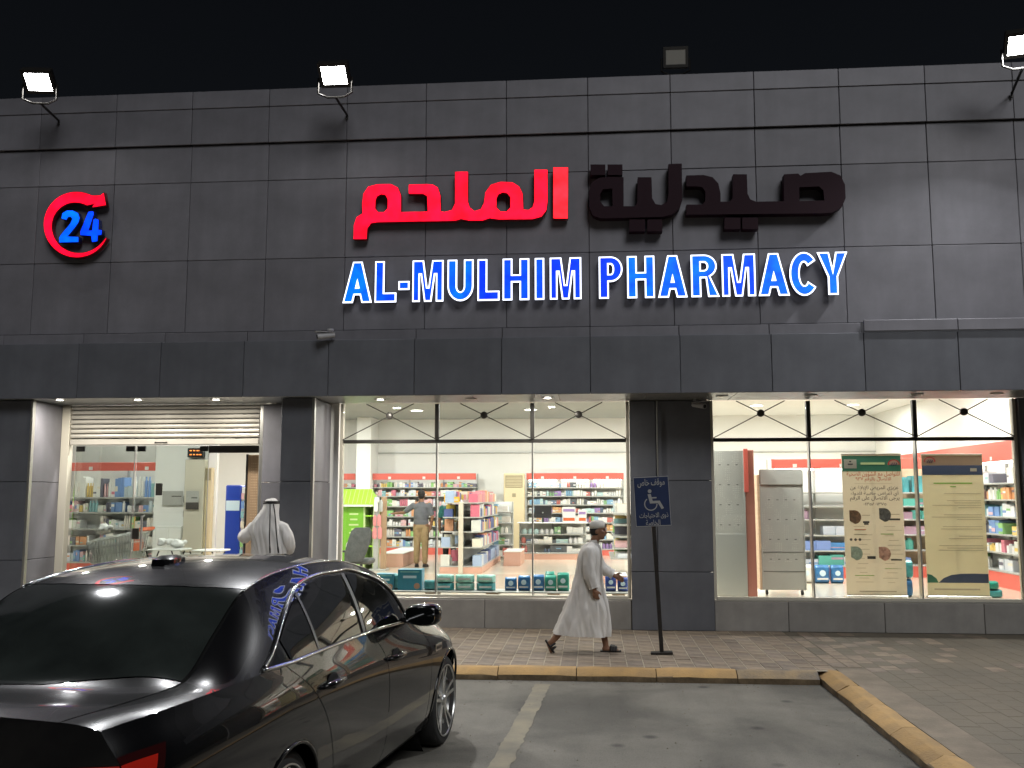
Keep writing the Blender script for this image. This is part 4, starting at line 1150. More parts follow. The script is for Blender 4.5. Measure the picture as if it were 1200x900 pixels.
for s in (1, -1):
    side_panel('quarter_window', Q, M['car_glass'], s, .006)
    side_panel('side_window', RD, M['car_glass'], s, .006)
    side_panel('side_window', FD, M['car_glass'], s, .006)
    side_panel('window_pillar', [(2.86, 1.244), (2.91, 1.244), (3.03, 1.63), (2.98, 1.63)], M['black_plastic'], s, .009)
    side_panel('window_divider', [(2.08, 1.25), (2.11, 1.25), (2.16, 1.575), (2.13, 1.57)], M['black_plastic'], s, .010)
    loop = []
    N = len(DLO)
    for i in range(N):
        p = [np.array(DLO[(i + k) % N]) for k in (-1, 0, 1, 2)]
        for k in range(6):
            f = k / 6
            c = .5 * (2*p[1] + (p[2]-p[0])*f + (2*p[0]-5*p[1]+4*p[2]-p[3])*f*f + (3*p[1]-p[0]-3*p[2]+p[3])*f**3)
            if i in (0, 4, 5, 16): c = p[1] + (p[2] - p[1]) * f
            loop.append(tuple(c))
    mb = MB().tube([L3(side_pt(u, z, .008), s) for u, z in loop], .0115, 6, closed=True)
    mb.build('window_trim', M['chrome'], car, 'all')
    mb = MB().tube([L3(S(u, 'R', .004, .004), s) for u in np.linspace(1.62, 3.9, 60)], .0065, 6)
    mb.build('roof_trim', M['chrome'], car, 'all')
    # mirror
    mi = MB()
    c = np.array([1.135, 3.74, 1.265])
    prof = [(-.13, .30), (-.118, .62), (-.08, .86), (0., 1.), (.08, 1.), (.13, .88), (.155, .6), (.162, .3)]
    rings = []
    for dx, k in prof:
        ring = []
        for a in range(20):
            t = 2 * math.pi * a / 20
            ct, st = math.cos(t), math.sin(t)
            e = .55
            ring.append((s * (c[0] + dx), c[1] + .095 * k * math.copysign(abs(ct) ** e, ct) + dx * -.12 + .04, c[2] + .085 * k * math.copysign(abs(st) ** e, st) + dx * .03))
        rings.append(ring)
    mo = mi.loft(rings).build('mirror', paint, car, 'all')
    place('mirror_stalk', MB().loft([[(s * x, y, z) for y, z in ((3.80, 1.19 + q), (3.90, 1.18 + q), (3.90, 1.225 + q), (3.80, 1.235 + q))] for x, q in ((.95, 0), (1.05, .0), (1.10, .01))]).mesh('mirror_stalk', M['black_plastic'], 'angle'), mo)
    mg = MB().loft([[(s * (c[0] + .015 + .125 * math.copysign(abs(math.cos(t)) ** .6, math.cos(t)) * k), c[1] - .057 + d - .015 * math.cos(t), c[2] + .066 * math.copysign(abs(math.sin(t)) ** .6, math.sin(t)) * k) for t in np.linspace(0, 2 * math.pi, 24, endpoint=False)] for k, d in ((1, .01), (.98, 0))])
    place('mirror_glass', mg.mesh('mirror_glass', M['car_glass']), mo)
    # fender vent badge
    vp = S(4.50, 'L', .70, .004)
    vb = MB().cbox(s * vp[1] - .006, s * vp[1] + .006, 4.42, 4.60, vp[2] - .03, vp[2] + .03, .004)
    vo = vb.build('side_vent', M['chrome'], car)
    place('vent_slot', MB().box(s * vp[1] - .008, s * vp[1] + .008, 4.44, 4.58, vp[2] - .012, vp[2] + .012).mesh('vent_slot', M['black_plastic']), vo)
    # arch lips
    for ax in (AX_F, AX_R):
        pts = []
        for a in np.linspace(-8, 188, 40):
            AR = ARC if ax == AX_F else .42
            u, z = ax + AR * math.cos(R(a)), WZ + AR * math.sin(R(a))
            ts = np.linspace(0, 1, 60); q = [S(u, 'L', t) for t in ts]
            v = float(np.interp(z, [p[2] for p in q], [p[1] for p in q]))
            pts.append((s * (v - .002), u, z))
        MB().tube(pts, .012, 6).build('wheel_arch', paint, car, 'all')
# shark fin aerial
fb = MB().loft([[(x * w, 2.02 + l, z) for x, l in ((-.5, -.0), (-.35, -.12 * k), (.35, -.12 * k), (.5, 0), (.35, .13 * k), (-.35, .13 * k))] for w, k, z in ((.13, 1, 1.755), (.12, .95, 1.790), (.05, .5, 1.812))])
fb.build('aerial_fin', M['car_paint'], car, 'angle')
# wheels
def wheel(x, y, s):
    w = place('wheel', MB().lathe([(.20, -.10), (.300, -.115), (.345, -.118), (.372, -.10), (.385, -.06), (.386, .06), (.372, .10), (.345, .118), (.300, .115), (.20, .10)], 56, axis='x').mesh('wheel', M['rubber'], 'angle'), car, (x, y, .386))
    rim = MB().lathe([(.302, .112), (.306, .122), (.296, .124), (.288, .10), (.276, .03), (.26, .02), (.05, .02)], 56, axis='x')
    for k in range(10):
        a = 2 * math.pi * (k // 2) / 5 + (.16 if k % 2 else -.16) + .3
        ca, sa = math.cos(a), math.sin(a)
        rings = []
        for r, hw, x0, x1 in ((.04, .028, .060, .098), (.16, .017, .064, .102), (.285, .020, .070, .114)):
            rings.append([(x0, ca * r - sa * -hw, sa * r + ca * -hw), (x0, ca * r - sa * hw, sa * r + ca * hw), (x1, ca * r - sa * hw * .7, sa * r + ca * hw * .7), (x1, ca * r + sa * hw * .7, sa * r - ca * hw * .7)])
        rim.loft(rings)
    rim.lathe([(0, .118), (.034, .116), (.05, .10), (.055, .06)], 24, axis='x')
    me = rim.mesh('rim', M['steel'], 'angle')
    if s < 0: me.transform(Matrix.Diagonal((-1, 1, 1, 1)))
    place('rim', me, w)
    me = MB().lathe([(0, .015), (.20, .015), (.20, -.01)], 32, axis='x').mesh('brake_disc', M['dark_metal'])
    if s < 0: me.transform(Matrix.Diagonal((-1, 1, 1, 1)))
    place('brake_disc', me, w)
for s in (1, -1):
    wheel(s * .905, AX_F, s); wheel(s * .905, AX_R, s)
    for ax in (AX_F, AX_R):
        mb = MB().lathe([(.46, -.28), (.46, .10)], 36, (s * .80, ax, WZ), 'x')
        mb.lathe([(0., -.28 if s > 0 else .28), (.46, -.28 if s > 0 else .28)], 36, (s * .80, ax, WZ), 'x')
        mb.build('wheel_well', M['car_gap'], car)
# ------------------------------------------------------------------ people
class Body:
    """tapered limbs and ellipsoids, fused into one continuous skin"""
    def __init__(s): s.mb = MB()
    def limb(s, pts, n=14):
        """pts: (x,y,z,r); overlapping rounded segments"""
        for a, b in zip(pts[:-1], pts[1:]):
            p0, p1 = Vector(a[:3]), Vector(b[:3]); d = (p1 - p0)
            L = d.length; d.normalize()
            u = d.orthogonal().normalized(); w = d.cross(u)
            rings = []
            for k in range(5):
                t = R(90 * k / 4); rings.append((p0 - d * a[3] * math.cos(t) * .98, max(a[3] * math.sin(t), .0008)))
            for k in range(5):
                t = R(90 * k / 4); rings.append((p1 + d * b[3] * math.sin(t) * .98, max(b[3] * math.cos(t), .0008)))
            s.mb.loft([[c + u * (r * math.cos(2 * math.pi * i / n)) + w * (r * math.sin(2 * math.pi * i / n)) for i in range(n)] for c, r in rings])
        return s
    def ell(s, c, rx, ry, rz, rot=None, n=18, m=10):
        rings = []
        for k in range(m + 1):
            t = math.pi * k / m
            r = max(math.sin(t), .01)
            ring = []
            for i in range(n):
                q = 2 * math.pi * i / n
                v = Vector((rx * r * math.cos(q), ry * r * math.sin(q), -rz * math.cos(t)))
                if rot: v = rot @ v
                ring.append(Vector(c) + v)
            rings.append(ring)
        s.mb.loft(rings); return s
    def fuse(s, name, m, voxel=.010, smooth=4):
        me = s.mb.mesh(name, m)
        o = bpy.data.objects.new(name, me); COL.objects.link(o)
        md = o.modifiers.new('r', 'REMESH'); md.mode = 'VOXEL'; md.voxel_size = voxel
        sm = o.modifiers.new('s', 'SMOOTH'); sm.iterations = smooth; sm.factor = .5
        dg = bpy.context.evaluated_depsgraph_get()
        me2 = bpy.data.meshes.new_from_object(o.evaluated_get(dg))
        bpy.data.objects.remove(o)
        me2.materials.clear(); me2.materials.append(m)
        me2.polygons.foreach_set('use_smooth', [True] * len(me2.polygons))
        me2.name = name
        return me2
def head(B, c, f, sc=1., rot=None):
    """head with face; f: facing unit vector in xy"""
    f = Vector((f[0], f[1], 0)).normalized(); r = Vector((f.y, -f.x, 0)); c = Vector(c)
    ang = math.atan2(f.y, f.x) - math.pi / 2
    rt = Matrix.Rotation(ang, 3, 'Z')
    P = lambda a, b, z: c + r * a * sc + f * b * sc + Vector((0, 0, z * sc))
    B.ell(P(0, -.008, .02), .076 * sc, .098 * sc, .108 * sc, rt)
    B.ell(P(0, .030, -.045), .060 * sc, .066 * sc, .078 * sc, rt)      # jaw
    B.ell(P(0, .055, -.095), .030 * sc, .030 * sc, .024 * sc, rt)      # chin
    B.limb([(*P(0, .088, .018), .010), (*P(0, .112, -.026), .016)])   # nose
    B.ell(P(0, .088, .030), .050 * sc, .018 * sc, .012 * sc, rt)       # brow
    B.ell(P(0, .088, -.062), .028 * sc, .016 * sc, .010 * sc, rt)      # lips
    for s in (-1, 1):
        B.ell(P(s * .076, -.012, -.012), .012 * sc, .024 * sc, .034 * sc, rt)
        B.ell(P(s * .040, .066, -.020), .026 * sc, .022 * sc, .022 * sc, rt)
def eyes(c, f, sc, parent, name='eye'):
    f = Vector((f[0], f[1], 0)).normalized(); r = Vector((f.y, -f.x, 0)); c = Vector(c)
    for s in (-1, 1):
        p = c + r * s * .032 * sc + f * .083 * sc + Vector((0, 0, .006 * sc))
        b = Body().ell(p, .013 * sc, .013 * sc, .008 * sc).mb
        place(name, b.mesh(name, M['hair'], 'all'), parent)
def hand(B, w, d, palm_n, side, curl=.6, sc=1.):
    """wrist w, finger direction d, palm normal, thumb side vector"""
    w = Vector(w); d = Vector(d).normalized(); n = Vector(palm_n).normalized(); t = Vector(side).normalized()
    c = w + d * .05 * sc
    B.limb([(*w, .026), (*(w + d * .03), .030)])
    for k, (off, L) in enumerate(((.030, .074), (.010, .083), (-.010, .078), (-.029, .060))):
        a = w + d * .075 * sc + t * off * sc
        B.limb([(*(w + d * .02 + t * off * .6), .016), (*a, .0135)])
        m1 = a + (d * math.cos(curl * .5) + n * math.sin(curl * .5)) * L * .5 * sc
        m2 = m1 + (d * math.cos(curl * 1.5) + n * math.sin(curl * 1.5)) * L * .5 * sc
        B.limb([(*a, .0105), (*m1, .0095), (*m2, .008)])
    a = w + d * .025 + t * .03
    m1 = a + (d * .6 + t * .7 + n * .2).normalized() * .042
    m2 = m1 + (d * .9 + t * .2 + n * .35).normalized() * .034
    B.limb([(*a, .014), (*m1, .012), (*m2, .009)])
def oval(cx, cy, z, rx, ry, n=40, fold=0., ph=0., k=7, tilt=0., e=1.):
    out = []
    for i in range(n):
        t = 2 * math.pi * i / n
        f = 1 + fold * (math.sin(k * t + ph) * .6 + math.sin((k * 2 - 3) * t + ph * 2.3) * .4)
        ct, st = math.cos(t), math.sin(t)
        x = rx * math.copysign(abs(ct) ** e, ct) * f; y = ry * math.copysign(abs(st) ** e, st) * f
        out.append((cx + x, cy + y, z + tilt * x))
    return out

from mathutils import noise as mnoise
def cloth_finish(o, levels=2, amp=.012, fx=9., fz=2.4, seed=0.):
    """subdivide a garment and push creases into it"""
    o.modifiers.clear(); md = o.modifiers.new('s', 'SUBSURF'); md.levels = levels; md.render_levels = levels
    dg = bpy.context.evaluated_depsgraph_get(); dg.update()
    me = bpy.data.meshes.new_from_object(o.evaluated_get(dg)); o.modifiers.clear()
    ns = [v.normal.copy() for v in me.vertices]
    for v, n in zip(me.vertices, ns):
        p = v.co
        q = Vector((p.x * fx + p.z * 1.5, p.y * fx, p.z * fz + seed))
        a = mnoise.noise(q) + .5 * (1 - 2 * abs(mnoise.noise(q * 1.9 + Vector((3, 1, 7)))))
        v.co = p + n * amp * a
    me.polygons.foreach_set('use_smooth', [True] * len(me.polygons))
    o.data = me
# --- man in a white thobe walking along the pavement (to the right)
WK = (-.05, 13.0, .13)
wk = thing('person', WK, 'man in white cap and long white thobe walking past the middle window', 'person')
B = Body()
hc = (.115, 0, 1.60)
head(B, hc, (1, -.12), 1.02)
B.limb([(.045, 0, 1.40, .055), (.085, 0, 1.52, .055)])
B.limb([(-.02, 0, .95, .12), (-.01, 0, 1.15, .13), (.015, 0, 1.30, .10), (.035, 0, 1.39, .05)])
B.limb([(.02, -.16, 1.335, .045), (.03, .16, 1.335, .045)])
# near arm hangs, far arm swings forward
B.limb([(.01, -.20, 1.325, .045), (-.015, -.235, 1.08, .043), (.06, -.245, .845, .028)])
hand(B, (.06, -.245, .845), (.18, -.02, -1), (.3, .95, 0), (1, 0, .1), .7)
B.limb([(.03, .20, 1.325, .045), (.14, .235, 1.10, .043), (.335, .22, .985, .028)])
hand(B, (.335, .22, .985), (1, 0, -.45), (0, -1, -.2), (.2, 0, 1), .8)
# legs mid-stride
B.limb([(-.02, -.08, .93, .10), (-.20, -.08, .50, .062), (-.50, -.08, .155, .040)])
B.limb([(-.02, .09, .93, .10), (.13, .09, .50, .062), (.205, .09, .075, .038)])
B.limb([(-.50, -.08, .155, .040), (-.545, -.08, .125, .036), (-.515, -.085, .030, .028)])      # trailing foot on its toes
B.limb([(.205, .09, .07, .038), (.185, .09, .040, .034), (.27, .088, .034, .034), (.355, .085, .024, .022)])
place('body', B.fuse('body', M['skin'], .0085, 3), wk)
eyes(hc, (1, -.12), 1.02, wk)
hr = Body().ell((hc[0] - .028, 0, hc[2] + .004), .088, .084, .088).fuse('hair', M['hair'], .010, 2)
place('hair', hr, wk)
cp = MB().loft([oval(hc[0] - .010 + dx, 0, hc[2] + .030 + z, rx, ry, 28, tilt=.06) for dx, z, rx, ry in ((0, 0, .104, .086), (0, .045, .106, .088), (-.002, .075, .099, .082), (-.004, .098, .075, .062), (-.004, .106, .03, .025))])
place('cap', cp.mesh('cap', M['cap'], 'all'), wk)
# thobe: neck to hem, then two sleeves
def thobe_rings():
    prof = [  # z, x-left, x-right, half depth, fold
        (1.445, -.005, .105, .065, 0), (1.425, -.055, .125, .115, 0), (1.385, -.105, .145, .195, .005), (1.32, -.135, .160, .218, .008), (1.20, -.155, .160, .210, .018),
        (1.05, -.180, .150, .195, .028), (.90, -.220, .165, .195, .035), (.75, -.275, .200, .205, .06), (.60, -.325, .232, .215, .085),
        (.45, -.385, .245, .222, .105), (.33, -.440, .248, .228, .12), (.235, -.490, .245, .232, .125)]
    out = []
    for i, (z, a, b, d, fo) in enumerate(prof):
        out.append(oval((a + b) / 2, 0, z, (b - a) / 2, d, 56, fo, .6 + i * .05, 7, tilt=-.045 if z < .5 else (0 if z < 1.3 else .05), e=.86))
    return out
tb = MB(); tb.loft(thobe_rings(), caps=False)
def sleeve(mb, pts, fold=.05):
    P = [Vector(p[:3]) for p in pts]
    for _ in range(2):
        P2 = [P[0]]; 
        for a, b in zip(P[:-1], P[1:]): P2 += [(a + b) / 2, b]
        P = P2
    rs = np.interp(np.linspace(0, len(pts) - 1, len(P)), range(len(pts)), [p[3] for p in pts])
    rs = [r * (1 + fold * math.sin(i * 2.1)) for i, r in enumerate(rs)]
    # relax
    for _ in range(2): P = [P[0]] + [(P[i - 1] + P[i] * 2 + P[i + 1]) / 4 for i in range(1, len(P) - 1)] + [P[-1]]
    mb.tube(P, rs, 18, caps=False)
sleeve(tb, [(.03, -.12, 1.375, .062), (.01, -.205, 1.34, .082), (-.02, -.24, 1.09, .076), (.045, -.247, .90, .066), (.058, -.247, .865, .066)])
sleeve(tb, [(.04, .12, 1.37, .062), (.04, .20, 1.34, .082), (.14, .235, 1.10, .074), (.28, .222, 1.02, .064), (.315, .222, 1.0, .064)])
tho = place('thobe', tb.mesh('thobe', M['thobe'], 'all'), wk)
cloth_finish(tho, 2, .020)
place('collar', MB().loft([oval(.052, 0, 1.435, .062, .066, 24, tilt=.1), oval(.058, 0, 1.475, .060, .062, 24, tilt=.1)], caps=False).mesh('collar', M['thobe'], 'all'), wk)
# sandals
def sandal(pts, w, straps, name='sandal'):
    mb = MB()
    rings = []
    for x, y, z, hw in pts:
        rings.append([(x, y - hw, z), (x, y + hw, z), (x, y + hw, z + w), (x, y - hw, z + w)])
    mb.loft(rings)
    for st in straps: mb.tube(st, .020, 8)
    return mb
mb = sandal([(.13, .09, .0, .025), (.17, .09, .0, .042), (.26, .09, .0, .040), (.33, .088, .0, .048), (.38, .085, .0, .035), (.405, .085, .004, .012)], .022,
            [[(.27, .04, .02), (.275, .06, .072), (.28, .09, .082), (.275, .12, .07), (.27, .14, .02)], [(.33, .04, .02), (.335, .06, .058), (.335, .09, .066), (.335, .12, .056), (.33, .135, .02)], [(.30, .04, .02), (.305, .06, .066), (.308, .09, .076), (.305, .12, .064), (.30, .138, .02)]])
place('sandal', mb.mesh('sandal', M['sandal'], 'angle'), wk)
mb = sandal([(0, 0, 0, .025), (.04, 0, 0, .042), (.13, 0, 0, .040), (.20, 0, 0, .048), (.25, 0, 0, .035), (.275, 0, .004, .012)], .022,
            [[(.14, -.05, .02), (.145, -.03, .072), (.15, 0, .082), (.145, .03, .07), (.14, .05, .02)], [(.20, -.05, .02), (.205, -.03, .058), (.205, 0, .066), (.205, .03, .056), (.20, .05, .02)]])
me = mb.mesh('sandal', M['sandal'], 'angle')
me.transform(Matrix.Translation((-.60, -.08, .165)) @ Matrix.Rotation(R(55), 4, 'Y') @ Matrix.Diagonal((.72, 1, 1, 1)))
place('sandal', me, wk)

# --- man at the entrance, from behind, white headdress
SG = (-4.78, 13.92, .38)
sg = thing('person', SG, 'man in white headdress with black cord seen from behind at the entrance', 'person')
B = Body()
shc = (.02, .03, 1.60)
head(B, shc, (-.25, 1), 1.0)
B.limb([(0, 0, 1.38, .06), (.01, .02, 1.50, .055)])
B.limb([(0, 0, .92, .12), (0, 0, 1.15, .125), (0, 0, 1.30, .10)])
B.limb([(-.16, 0, 1.33, .05), (.18, 0, 1.33, .05)])
B.limb([(.22, 0, 1.33, .05), (.31, -.05, 1.10, .045), (.27, .14, .98, .032)])
B.limb([(-.20, 0, 1.33, .05), (-.355, -.02, 1.17, .045), (-.405, .14, 1.27, .032)])
hand(B, (-.405, .14, 1.27), (.15, .35, .9), (.9, 0, 0), (0, -1, .4), .9)
hand(B, (.27, .14, .98), (-.3, 1, 0), (-1, 0, 0), (0, 0, 1), .8)
for s in (-1, 1):
    B.limb([(s * .10, 0, .92, .11), (s * .11, 0, .48, .065), (s * .11, -.02, .08, .042), (s * .11, .14, .035, .032)])
place('body', B.fuse('body', M['skin_b'], .0095, 3), sg)
tb = MB()
tb.loft([oval(0, 0, z, rx, ry, 48, fo, .4, 8) for z, rx, ry, fo in ((1.45, .07, .07, 0), (1.42, .16, .11, .0), (1.37, .245, .14, .01), (1.25, .255, .155, .015), (1.05, .235, .16, .02), (.80, .245, .175, .03), (.5, .27, .20, .05), (.12, .30, .23, .06))], caps=False)
sleeve(tb, [(.10, 0, 1.37, .075), (.235, 0, 1.35, .092), (.335, -.05, 1.12, .088), (.30, .10, 1.02, .078)])
sleeve(tb, [(-.10, 0, 1.37, .075), (-.22, 0, 1.35, .092), (-.365, -.02, 1.17, .085), (-.40, .12, 1.25, .078)])
o = place('thobe', tb.mesh('thobe', M['thobe_b'], 'all'), sg)
cloth_finish(o, 2, .018, seed=4)
# headdress: cap over the skull, then cloth fanning to the shoulders and down the back
def cloth():
    rows = [(1.765, .02, .02, .03, .02, 0, 0), (1.757, .06, .07, .03, .02, 0, 0), (1.735, .092, .104, .03, .02, 0, 0), (1.70, .106, .120, .03, .02, 0, 0), (1.66, .108, .122, .03, .02, .01, 0), (1.60, .122, .128, .02, .005, .03, 0), (1.53, .150, .138, .0, -.01, .05, 0), (1.46, .185, .148, -.02, -.02, .075, 0), (1.38, .225, .160, -.03, -.03, .09, 0),
            (1.28, .245, .178, -.02, -.035, .11, 0), (1.14, .235, .185, .02, -.04, .13, 0), (.97, .215, .185, .06, -.05, .15, 0)]
    out = []
    for i, (z, rx, ry, cx, cy, fo, _) in enumerate(rows):
        ring = oval(cx, cy, z, rx, ry, 64, fo, 1.1, 9)
        # lower hem rises toward the left arm
        ring = [(x, y, zz + (max(0, -x - .05) * .55 if z < 1.2 else 0) + (max(0, y) * .5 if z < 1.3 else 0)) for x, y, zz in ring]
        out.append(ring)
    return out
cm = MB(); cm.loft(cloth(), caps=False)
o = place('headdress', cm.mesh('headdress', M['shemagh'], 'all'), sg)
cloth_finish(o, 2, .016, 8, 1.6, seed=9)
ag = MB()
for dz in (0, .020): ag.tube([(p[0], p[1], p[2]) for p in oval(.03, .02, 1.705 + dz, .108 - dz * .12, .124 - dz * .12, 32)], .0125, 8, closed=True)
ao = place('head_cord', ag.mesh('head_cord', M['hair'], 'all'), sg)
for x0, x1 in ((.055, .13), (.105, .235)):
    pts = []
    for k in range(14):
        f = k / 13; z = 1.69 - f * .70
        x = x0 + (x1 - x0) * f ** .9
        # follow the back of the cloth
        row = min(cloth(), key=lambda r: abs(r[0][2] - z) + (0))
        yb = min(p[1] for p in row if abs(p[0] - x) < .05) if any(abs(p[0] - x) < .05 for p in row) else -.1
        pts.append((x, yb - .012, z))
    for _ in range(3): pts = [pts[0]] + [tuple((np.array(pts[i - 1]) + 2 * np.array(pts[i]) + np.array(pts[i + 1])) / 4) for i in range(1, 13)] + [pts[-1]]
    pts = [(p[0], p[1] - .008, p[2]) for p in pts]
    place('cord_tail', MB().tube(pts, [.009] * 12 + [.014, .011], 6).mesh('cord_tail', M['hair']), ao)

# --- shoppers indoors
def shopper(loc, label, shirt, trousers, h=1.0, arms=None, face=(0, 1)):
    t = thing('person', loc, label, 'person')
    B = Body()
    hc = (0, .02 * h, 1.62 * h)
    head(B, hc, face, 1.0 * h)
    B.limb([(0, 0, 1.42 * h, .058), (0, .01, 1.53 * h, .055)])
    B.limb([(0, 0, .95 * h, .10), (0, 0, 1.2 * h, .10), (0, 0, 1.34 * h, .085)])
    B.limb([(-.17, 0, 1.39 * h, .055), (.17, 0, 1.39 * h, .055)])
    A = arms or [[(-.19, 0, 1.38, .052), (-.26, 0, 1.10, .042), (-.26, .06, .86, .030)], [(.19, 0, 1.38, .052), (.25, -.02, 1.10, .042), (.235, .05, .86, .030)]]
    for k, a in enumerate(A):
        a = [(p[0], p[1], p[2] * h, p[3]) for p in a]
        B.limb(a)
        d = Vector(a[-1][:3]) - Vector(a[-2][:3])
        hand(B, a[-1][:3], d, (1 if k == 0 else -1, 0, 0.1), (0, 1, 0.3), .6)
    for s in (-1, 1):
        B.limb([(s * .09, 0, .92 * h, .10), (s * .095, .01, .50 * h, .062), (s * .10, -.02, .08, .040)])
        B.limb([(s * .10, -.04, .045, .036), (s * .115, .13, .030, .032)])
    place('body', B.fuse('body', M['skin'], .0105, 3), t)
    hr = Body().ell((hc[0], hc[1] - .02, hc[2] + .035), .086 * h, .098 * h, .092 * h)
    hr.ell((hc[0], hc[1] - .045, hc[2] - .02), .074 * h, .066 * h, .075 * h)
    place('hair', hr.fuse('hair', M['hair'], .011, 2), t)
    S_ = Body()
    S_.ell((0, 0, 1.18 * h), .185, .130, .30 * h); S_.ell((0, 0, 1.0 * h), .178, .130, .16 * h)
    S_.ell((0, 0, 1.35 * h), .215, .115, .10)
    for a in A:
        a = [(p[0], p[1], p[2] * h) for p in a]
        m = tuple(a[0][i] + (a[1][i] - a[0][i]) * .72 for i in range(3))
        S_.limb([(*a[0], .072), (*m, .066)])
    place('shirt', S_.fuse('shirt', M[shirt], .012, 3), t)
    place('collar', MB().loft([oval(0, .0, 1.42 * h, .072, .072, 20), oval(0, .005, 1.465 * h, .066, .066, 20)], caps=False).mesh('collar', M[shirt], 'all'), t)
    T_ = Body()
    T_.ell((0, 0, .92 * h), .175, .128, .13)
    for s in (-1, 1): T_.limb([(s * .085, 0, .88 * h, .108), (s * .095, .01, .50 * h, .082), (s * .10, -.01, .13, .066)])
    place('trousers', T_.fuse('trousers', M[trousers], .012, 3), t)
    for s in (-1, 1):
        place('shoe', MB().loft([[(s * .10 + s * x * .1 - hw, x, 0.), (s * .10 + s * x * .1 + hw, x, 0.), (s * .10 + s * x * .1 + hw * .8, x, z), (s * .10 + s * x * .1 - hw * .8, x, z)] for x, hw, z in ((-.10, .03, .05), (-.06, .042, .075), (.05, .045, .07), (.14, .05, .045), (.19, .03, .03))]).mesh('shoe', M['sandal'], 'angle'), t)
    return t
p1 = shopper((-4.02, 22.4, FZ), 'man in grey polo shirt and khaki trousers reaching to a shelf', 'polo', 'khaki', 1.03,
        [[(-.19, 0, 1.38, .052), (-.42, .06, 1.22, .042), (-.66, .10, 1.20, .030)], [(.19, 0, 1.38, .052), (.27, -.02, 1.12, .042), (.22, .02, .88, .030)]])
p2 = shopper((-3.52, 23.6, FZ), 'dark-haired person in teal top half hidden behind the shelving', 'teal_shirt', 'dark_trousers', .98)
# ------------------------------------------------------------------ inside the shop
for i, x in enumerate((-10.3, -7.4, -4.6, -1.6, 1.4, 4.2, 6.6)):
    for j, y in enumerate((15.86, 19.8, 24.8)):
        t = thing('ceiling_light', (x, y, 4.435 if -9 < x < 1.9 else 4.495), 'round white ceiling light ' + ('over the dim shelves at far left', 'above the entrance', 'above the green kiosk', 'above the middle of the gondola window', 'by the wide pier between the windows', 'above the grey pegboards', 'above the two banners')[i] + ', ' + ('nearest the glass', 'in the middle row', 'in the back row')[j], 'ceiling light', 'lights in the shop ceiling')
        place('trim_ring', MB().lathe([(.15, .0), (.155, -.012), (.185, -.014), (.19, .0)], 24).mesh('trim_ring', M['shelf_white'], 'angle'), t)
        place('diffuser', MB().lathe([(0, -.008), (.15, -.006)], 24).mesh('diffuser', M['lamp_white']), t)
        area_lamp('ceiling_light_glow', (0, 0, -.02), (0, 0, 0), .28, .28, 78 if i else 22, (1, .98, .93), t, 'DISK')

def products(mb, rnd, x0, x1, z, gap, d, fill, wr=(.05, .13), npal=8, yf=0.):
    x = x0 + rnd.uniform(.01, .05)
    run = 0; mi = 0; h = .1
    while x < x1 - wr[0]:
        if run <= 0:
            run = rnd.randint(1, 3); mi = rnd.randrange(npal); w = rnd.uniform(*wr); h = min(gap * .86, rnd.uniform(.45, .92) * gap); bot = rnd.random() < .25
            skip = rnd.random() > fill
        if x + w > x1: break
        mb.cur = mi
        if not skip:
            dy = rnd.uniform(0, .05)
            if bot:
                r = w * .42
                mb.cyl((x + w / 2, yf + r + dy, z), (x + w / 2, yf + r + dy, z + h * .8), r, n=7); mb.cyl((x + w / 2, yf + r + dy, z + h * .8), (x + w / 2, yf + r + dy, z + h), r * .55, n=6)
            else:
                hh = h * rnd.uniform(.9, 1)
                mb.box(x, x + w - .004, yf + dy, yf + d, z, z + hh)
                if rnd.random() < .6:
                    mb.cur = rnd.randrange(npal); b0 = rnd.uniform(.12, .6)
                    mb.box(x + .004, x + w - .008, yf + dy - .0015, yf + dy - .0003, z + hh * b0, z + hh * (b0 + rnd.uniform(.1, .3)))
                    mb.cur = mi
        x += w; run -= 1

def shelf_unit(name, loc, rz, W, levels, label, palette, D=.42, header=None, kick='red_board', tubes=0, fill=.9, wr=(.035, .085), back='shelf_white', top=None, seed=1, ends=True, group='wall shelving'):
    t = thing(name, loc, label, 'shelves', group, rz=rz)
    Ht = top or (header[1] if header else levels[-1] + .3)
    place('back_panel', MB().box(0, W, D, D + .03, .02, Ht).mesh('back_panel', M[back]), t)
    nb = max(1, round(W / 1.0))
    for k in range(nb + 1):
        x = W * k / nb
        place('upright', MB().cbox(x - .018, x + .018, D - .05, D - .001, .02, Ht, .003).mesh('upright', M['shelf_grey']), t)
    rnd = random.Random(seed)
    pr = MB()
    for i, z in enumerate(levels):
        place('shelf', MB().cbox(.004, W - .004, .0 if i else -.06, D - .052, z - .03, z, .004).mesh('shelf', M['shelf_grey']), t)
        nx = levels[i + 1] if i + 1 < len(levels) else (header[0] if header else z + .30)
        products(pr, rnd, .02, W - .02, z + .001, nx - z - .035, D - .08, fill if not isinstance(fill, (list, tuple)) else fill[i], wr, len(PAL[palette]), .03)
    tag(place('products', pr.mesh('products', PAL[palette]), t), kind='stuff')
    if kick: place('kick_board', MB().box(.002, W - .002, -.05, -.03, .0, levels[0] - .032).mesh('kick_board', M[kick]), t)
    if header:
        hd = place('header_board', MB().cbox(0, W, -.06, -.03, header[0], header[1], .004).mesh('header_board', M['red_board']), t)
        for k in range(nb):
            x = W * (k + .5) / nb
            place('price_badge', MB().box(x - .04, x + .04, -.068, -.061, header[0] + .02, header[0] + .09).mesh('price_badge', M['paper']), hd)
        if tubes:
            for k in range(tubes):
                a, b = W * k / tubes + .08, W * (k + 1) / tubes - .08
                place('light_tube', MB().cyl((a, .02, header[0] - .02), (b, .02, header[0] - .02), .022, n=8).mesh('light_tube', M['tube_white']), hd)
    return t
